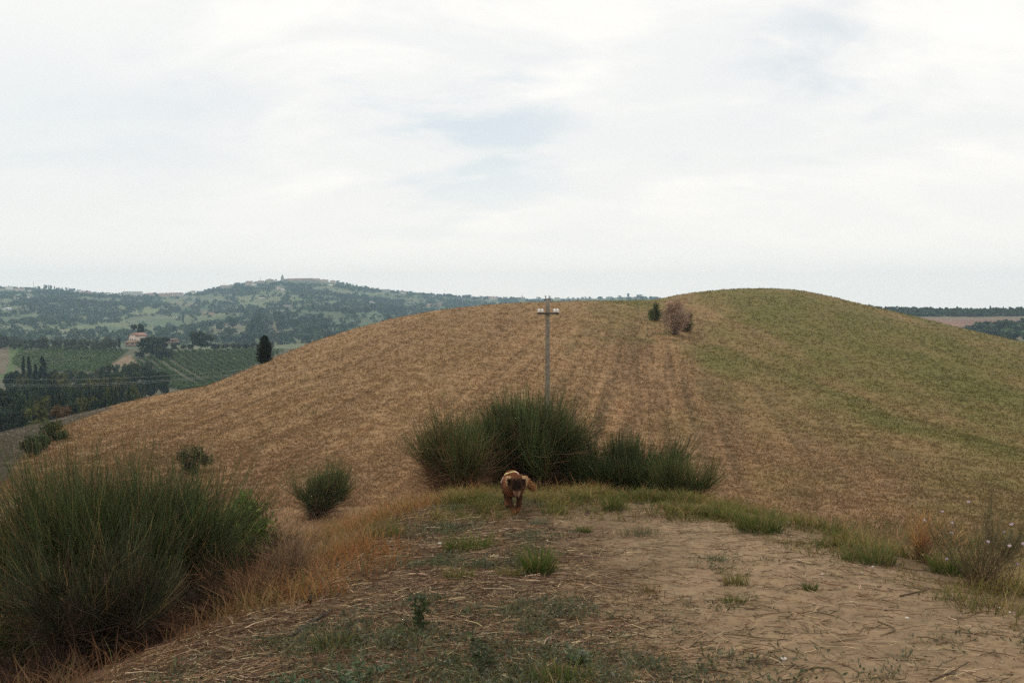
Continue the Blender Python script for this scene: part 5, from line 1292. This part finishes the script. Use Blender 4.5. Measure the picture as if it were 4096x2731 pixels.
    mb = MB(); mb.add(v, np.concatenate([q, q[:, ::-1] + n0, np.stack([ring, ring + n0, rn + n0, rn], 1)]), cc); band = mb.build('yellow_band', M['cloth'], dog, smooth=False)
    mb = MB()
    for row, ys in ((0, .222), (1, .244)):
        for j in range(7):
            aa = -.78 + j * .15 + (0.05 if row else 0); 
            if R.random() < .15: continue
            x = tx + .110 * math.sin(aa) * 1.02; z = .312 + .108 * math.cos(aa) + .006 * math.sin(aa * 5) + .0135 - .05 * (ys - .235)
            box(mb, (x, ys, z), (.006 + .004 * R.random(), .010, .0015), (.22, .19, .08), R.normal(0, .5))
    mb.build('faint_print', M['ink'], band)
    t = np.linspace(0, 1, 6)
    mb = MB(); Pc = np.stack([tx - .100 - .03 * t ** .8, .20 - .05 * t, .375 - .06 * t], -1); tubes(mb, Pc[None], np.full((1, 6), .004), np.tile(np.array([.55, .42, .34]), (1, 6, 1)), 6); mb.build('cord', M['cloth'], dog)
build_dog()

# ------------------------------------------------------------------ haze, sky, sun, camera
def haze():
    me = bpy.data.meshes.new('haze'); x = xmax_far + 400; y0, y1 = -40, 3700; z0 = min(zmin_near, zmin_far) - 1.5; z1 = zmax_far + 45
    v = [(a, b, c) for c in (z0, z1) for a, b in ((-x, y0), (x, y0), (x, y1), (-x, y1))]
    me.from_pydata(v, [], [(0, 3, 2, 1), (4, 5, 6, 7), (0, 1, 5, 4), (1, 2, 6, 5), (2, 3, 7, 6), (3, 0, 4, 7)])
    m = bpy.data.materials.new('haze_air'); m.use_nodes = True; nt = m.node_tree
    for n_ in list(nt.nodes):
        if n_.type != 'OUTPUT_MATERIAL': nt.nodes.remove(n_)
    pv = nt.nodes.new('ShaderNodeVolumePrincipled'); pv.inputs['Density'].default_value = HAZE_D; pv.inputs['Color'].default_value = (*HAZE_C, 1); pv.inputs['Anisotropy'].default_value = .1
    nt.links.new(pv.outputs['Volume'], nt.nodes['Material Output'].inputs['Volume'])
    me.materials.append(m); o = bpy.data.objects.new('haze', me); COL.objects.link(o); tag(o, 'pale blue haze over the valley', 'haze', kind='stuff')
HAZE_D = .000175; HAZE_C = (.55, .79, 1.0)
haze()

SUN_EL, SUN_AZ = math.radians(52), math.radians(-28)     # ahead of the camera, a little to the left, behind thin cloud
w = bpy.data.worlds.new('World'); SC.world = w; w.use_nodes = True
nt = w.node_tree; N = nt.nodes; L = nt.links
bg = N['Background']; STR = .1; bg.inputs['Strength'].default_value = STR
sky = N.new('ShaderNodeTexSky'); sky.sky_type = 'NISHITA'; sky.sun_disc = False; sky.sun_elevation = SUN_EL; sky.sun_rotation = SUN_AZ; sky.air_density = 1.0; sky.dust_density = 1.5
def math_(op, a, b=None, c=None):
    n_ = N.new('ShaderNodeMath'); n_.operation = op
    for i, v in enumerate((a, b, c)):
        if v is None: continue
        if isinstance(v, (int, float)): n_.inputs[i].default_value = v
        else: L.new(v, n_.inputs[i])
    return n_.outputs[0]
tc = N.new('ShaderNodeTexCoord'); sep = N.new('ShaderNodeSeparateXYZ'); L.new(tc.outputs['Generated'], sep.inputs[0])
zz = math_('ADD', math_('MAXIMUM', sep.outputs[2], 0.0), .26)
cmb = N.new('ShaderNodeCombineXYZ'); L.new(math_('DIVIDE', sep.outputs[0], zz), cmb.inputs[0]); L.new(math_('DIVIDE', sep.outputs[1], zz), cmb.inputs[1])
def noise(scale, det, rough, off, dist=0.0, stretch=(1, 1, 1)):
    mp = N.new('ShaderNodeMapping'); mp.inputs['Location'].default_value = off; mp.inputs['Scale'].default_value = stretch; L.new(cmb.outputs[0], mp.inputs[0])
    n_ = N.new('ShaderNodeTexNoise'); n_.inputs['Scale'].default_value = scale; n_.inputs['Detail'].default_value = det; n_.inputs['Roughness'].default_value = rough; n_.inputs['Distortion'].default_value = dist
    L.new(mp.outputs[0], n_.inputs['Vector']); return n_.outputs['Fac']
def ramp(v, a, b, lo=0.0, hi=1.0):
    n_ = N.new('ShaderNodeMapRange'); n_.interpolation_type = 'SMOOTHSTEP'; n_.inputs[1].default_value = a; n_.inputs[2].default_value = b; n_.inputs[3].default_value = lo; n_.inputs[4].default_value = hi; L.new(v, n_.inputs[0]); return n_.outputs[0]
def mixn(f, a, b):
    n_ = N.new('ShaderNodeMix'); n_.data_type = 'RGBA'
    L.new(f, n_.inputs['Factor'])
    for v, k in ((a, 6), (b, 7)):
        if isinstance(v, tuple): n_.inputs[k].default_value = (*v, 1)
        else: L.new(v, n_.inputs[k])
    return n_.outputs[2]
thick = noise(.75, 6, .55, (3.1, 1.7, 0), .3, (1, 1.35, 1))
fine = noise(2.4, 7, .6, (7.7, 4.2, 0), .4, (1, 1.5, 1))
dens = math_('ADD', math_('MULTIPLY', thick, .55), math_('MULTIPLY', fine, .45))
white = tuple(v / STR for v in (1.12, 1.08, 1.01)); grey = tuple(v / STR for v in (.95, .95, .935))
cloud = mixn(ramp(dens, .40, .585), grey, white)
# thin places where the blue shows through
def around(d0, rad):
    v = N.new('ShaderNodeVectorMath'); v.operation = 'DISTANCE'; L.new(tc.outputs['Generated'], v.inputs[0]); v.inputs[1].default_value = Vector(d0).normalized()
    return ramp(v.outputs['Value'], rad, rad * .25)
gapn = noise(1.5, 6, .55, (11.3, 2.4, 0), .35, (1, 1.8, 1)); gap2 = noise(2.2, 6, .55, (5.3, 8.4, 0), .35, (1, 1.6, 1))
near = math_('MAXIMUM', around((-.06, .985, .165), .19), math_('MULTIPLY', around((.28, .93, .22), .12), .7))
gap = math_('ADD', ramp(gapn, .60, .74, 0.0, .25), math_('MULTIPLY', ramp(gap2, .48, .64, 0.0, .50), near), None)
bluish = around((-.42, .89, .10), .30)
cloud = mixn(math_('MULTIPLY', bluish, .55), cloud, tuple(v / STR for v in (.74, .81, .855)))
blue = mixn(ramp(sep.outputs[2], 0, .5), tuple(v / STR for v in (.60, .74, .83)), sky.outputs[0])
colr = mixn(gap, cloud, blue)
# the horizon pales into even grey
hz = ramp(sep.outputs[2], .0, .20, .9, 0.0)
colr = mixn(hz, colr, tuple(v / STR for v in (1.20, 1.11, 1.0)))
# below the horizon: dull earth
colr = mixn(ramp(sep.outputs[2], -.02, -.08), colr, tuple(v / STR for v in (.08, .07, .05)))
L.new(colr, bg.inputs['Color'])

sd = bpy.data.lights.new('sun', 'SUN'); sd.energy = SUN_E if 'SUN_E' in globals() else 1.8; sd.angle = math.radians(14); sd.color = (1, .89, .74)
so = bpy.data.objects.new('sun', sd); COL.objects.link(so)
dv = Vector((math.sin(SUN_AZ) * math.cos(SUN_EL), math.cos(SUN_AZ) * math.cos(SUN_EL), math.sin(SUN_EL)))
so.rotation_euler = dv.to_track_quat('Z', 'Y').to_euler(); so.location = (0, 0, 60)

cd = bpy.data.cameras.new('camera'); cd.sensor_width = 36; cd.lens = 36 * F / 1024; cd.clip_start = .05; cd.clip_end = 12000
co = bpy.data.objects.new('camera', cd); COL.objects.link(co); co.location = (0, 0, EYE); co.rotation_euler = (PI / 2 - TH, 0, 0); SC.camera = co
SC.render.engine = 'CYCLES'
SC.view_settings.view_transform = 'Standard'; SC.view_settings.look = 'None'; SC.view_settings.exposure = 0; SC.view_settings.gamma = 1
SC.cycles.use_denoising = False
try: SC.cycles.denoiser = 'OPENIMAGEDENOISE'
except Exception: pass
SC.cycles.max_bounces = 6; SC.cycles.diffuse_bounces = 3; SC.cycles.transmission_bounces = 4; SC.cycles.volume_bounces = 1
SC.cycles.sample_clamp_indirect = 4
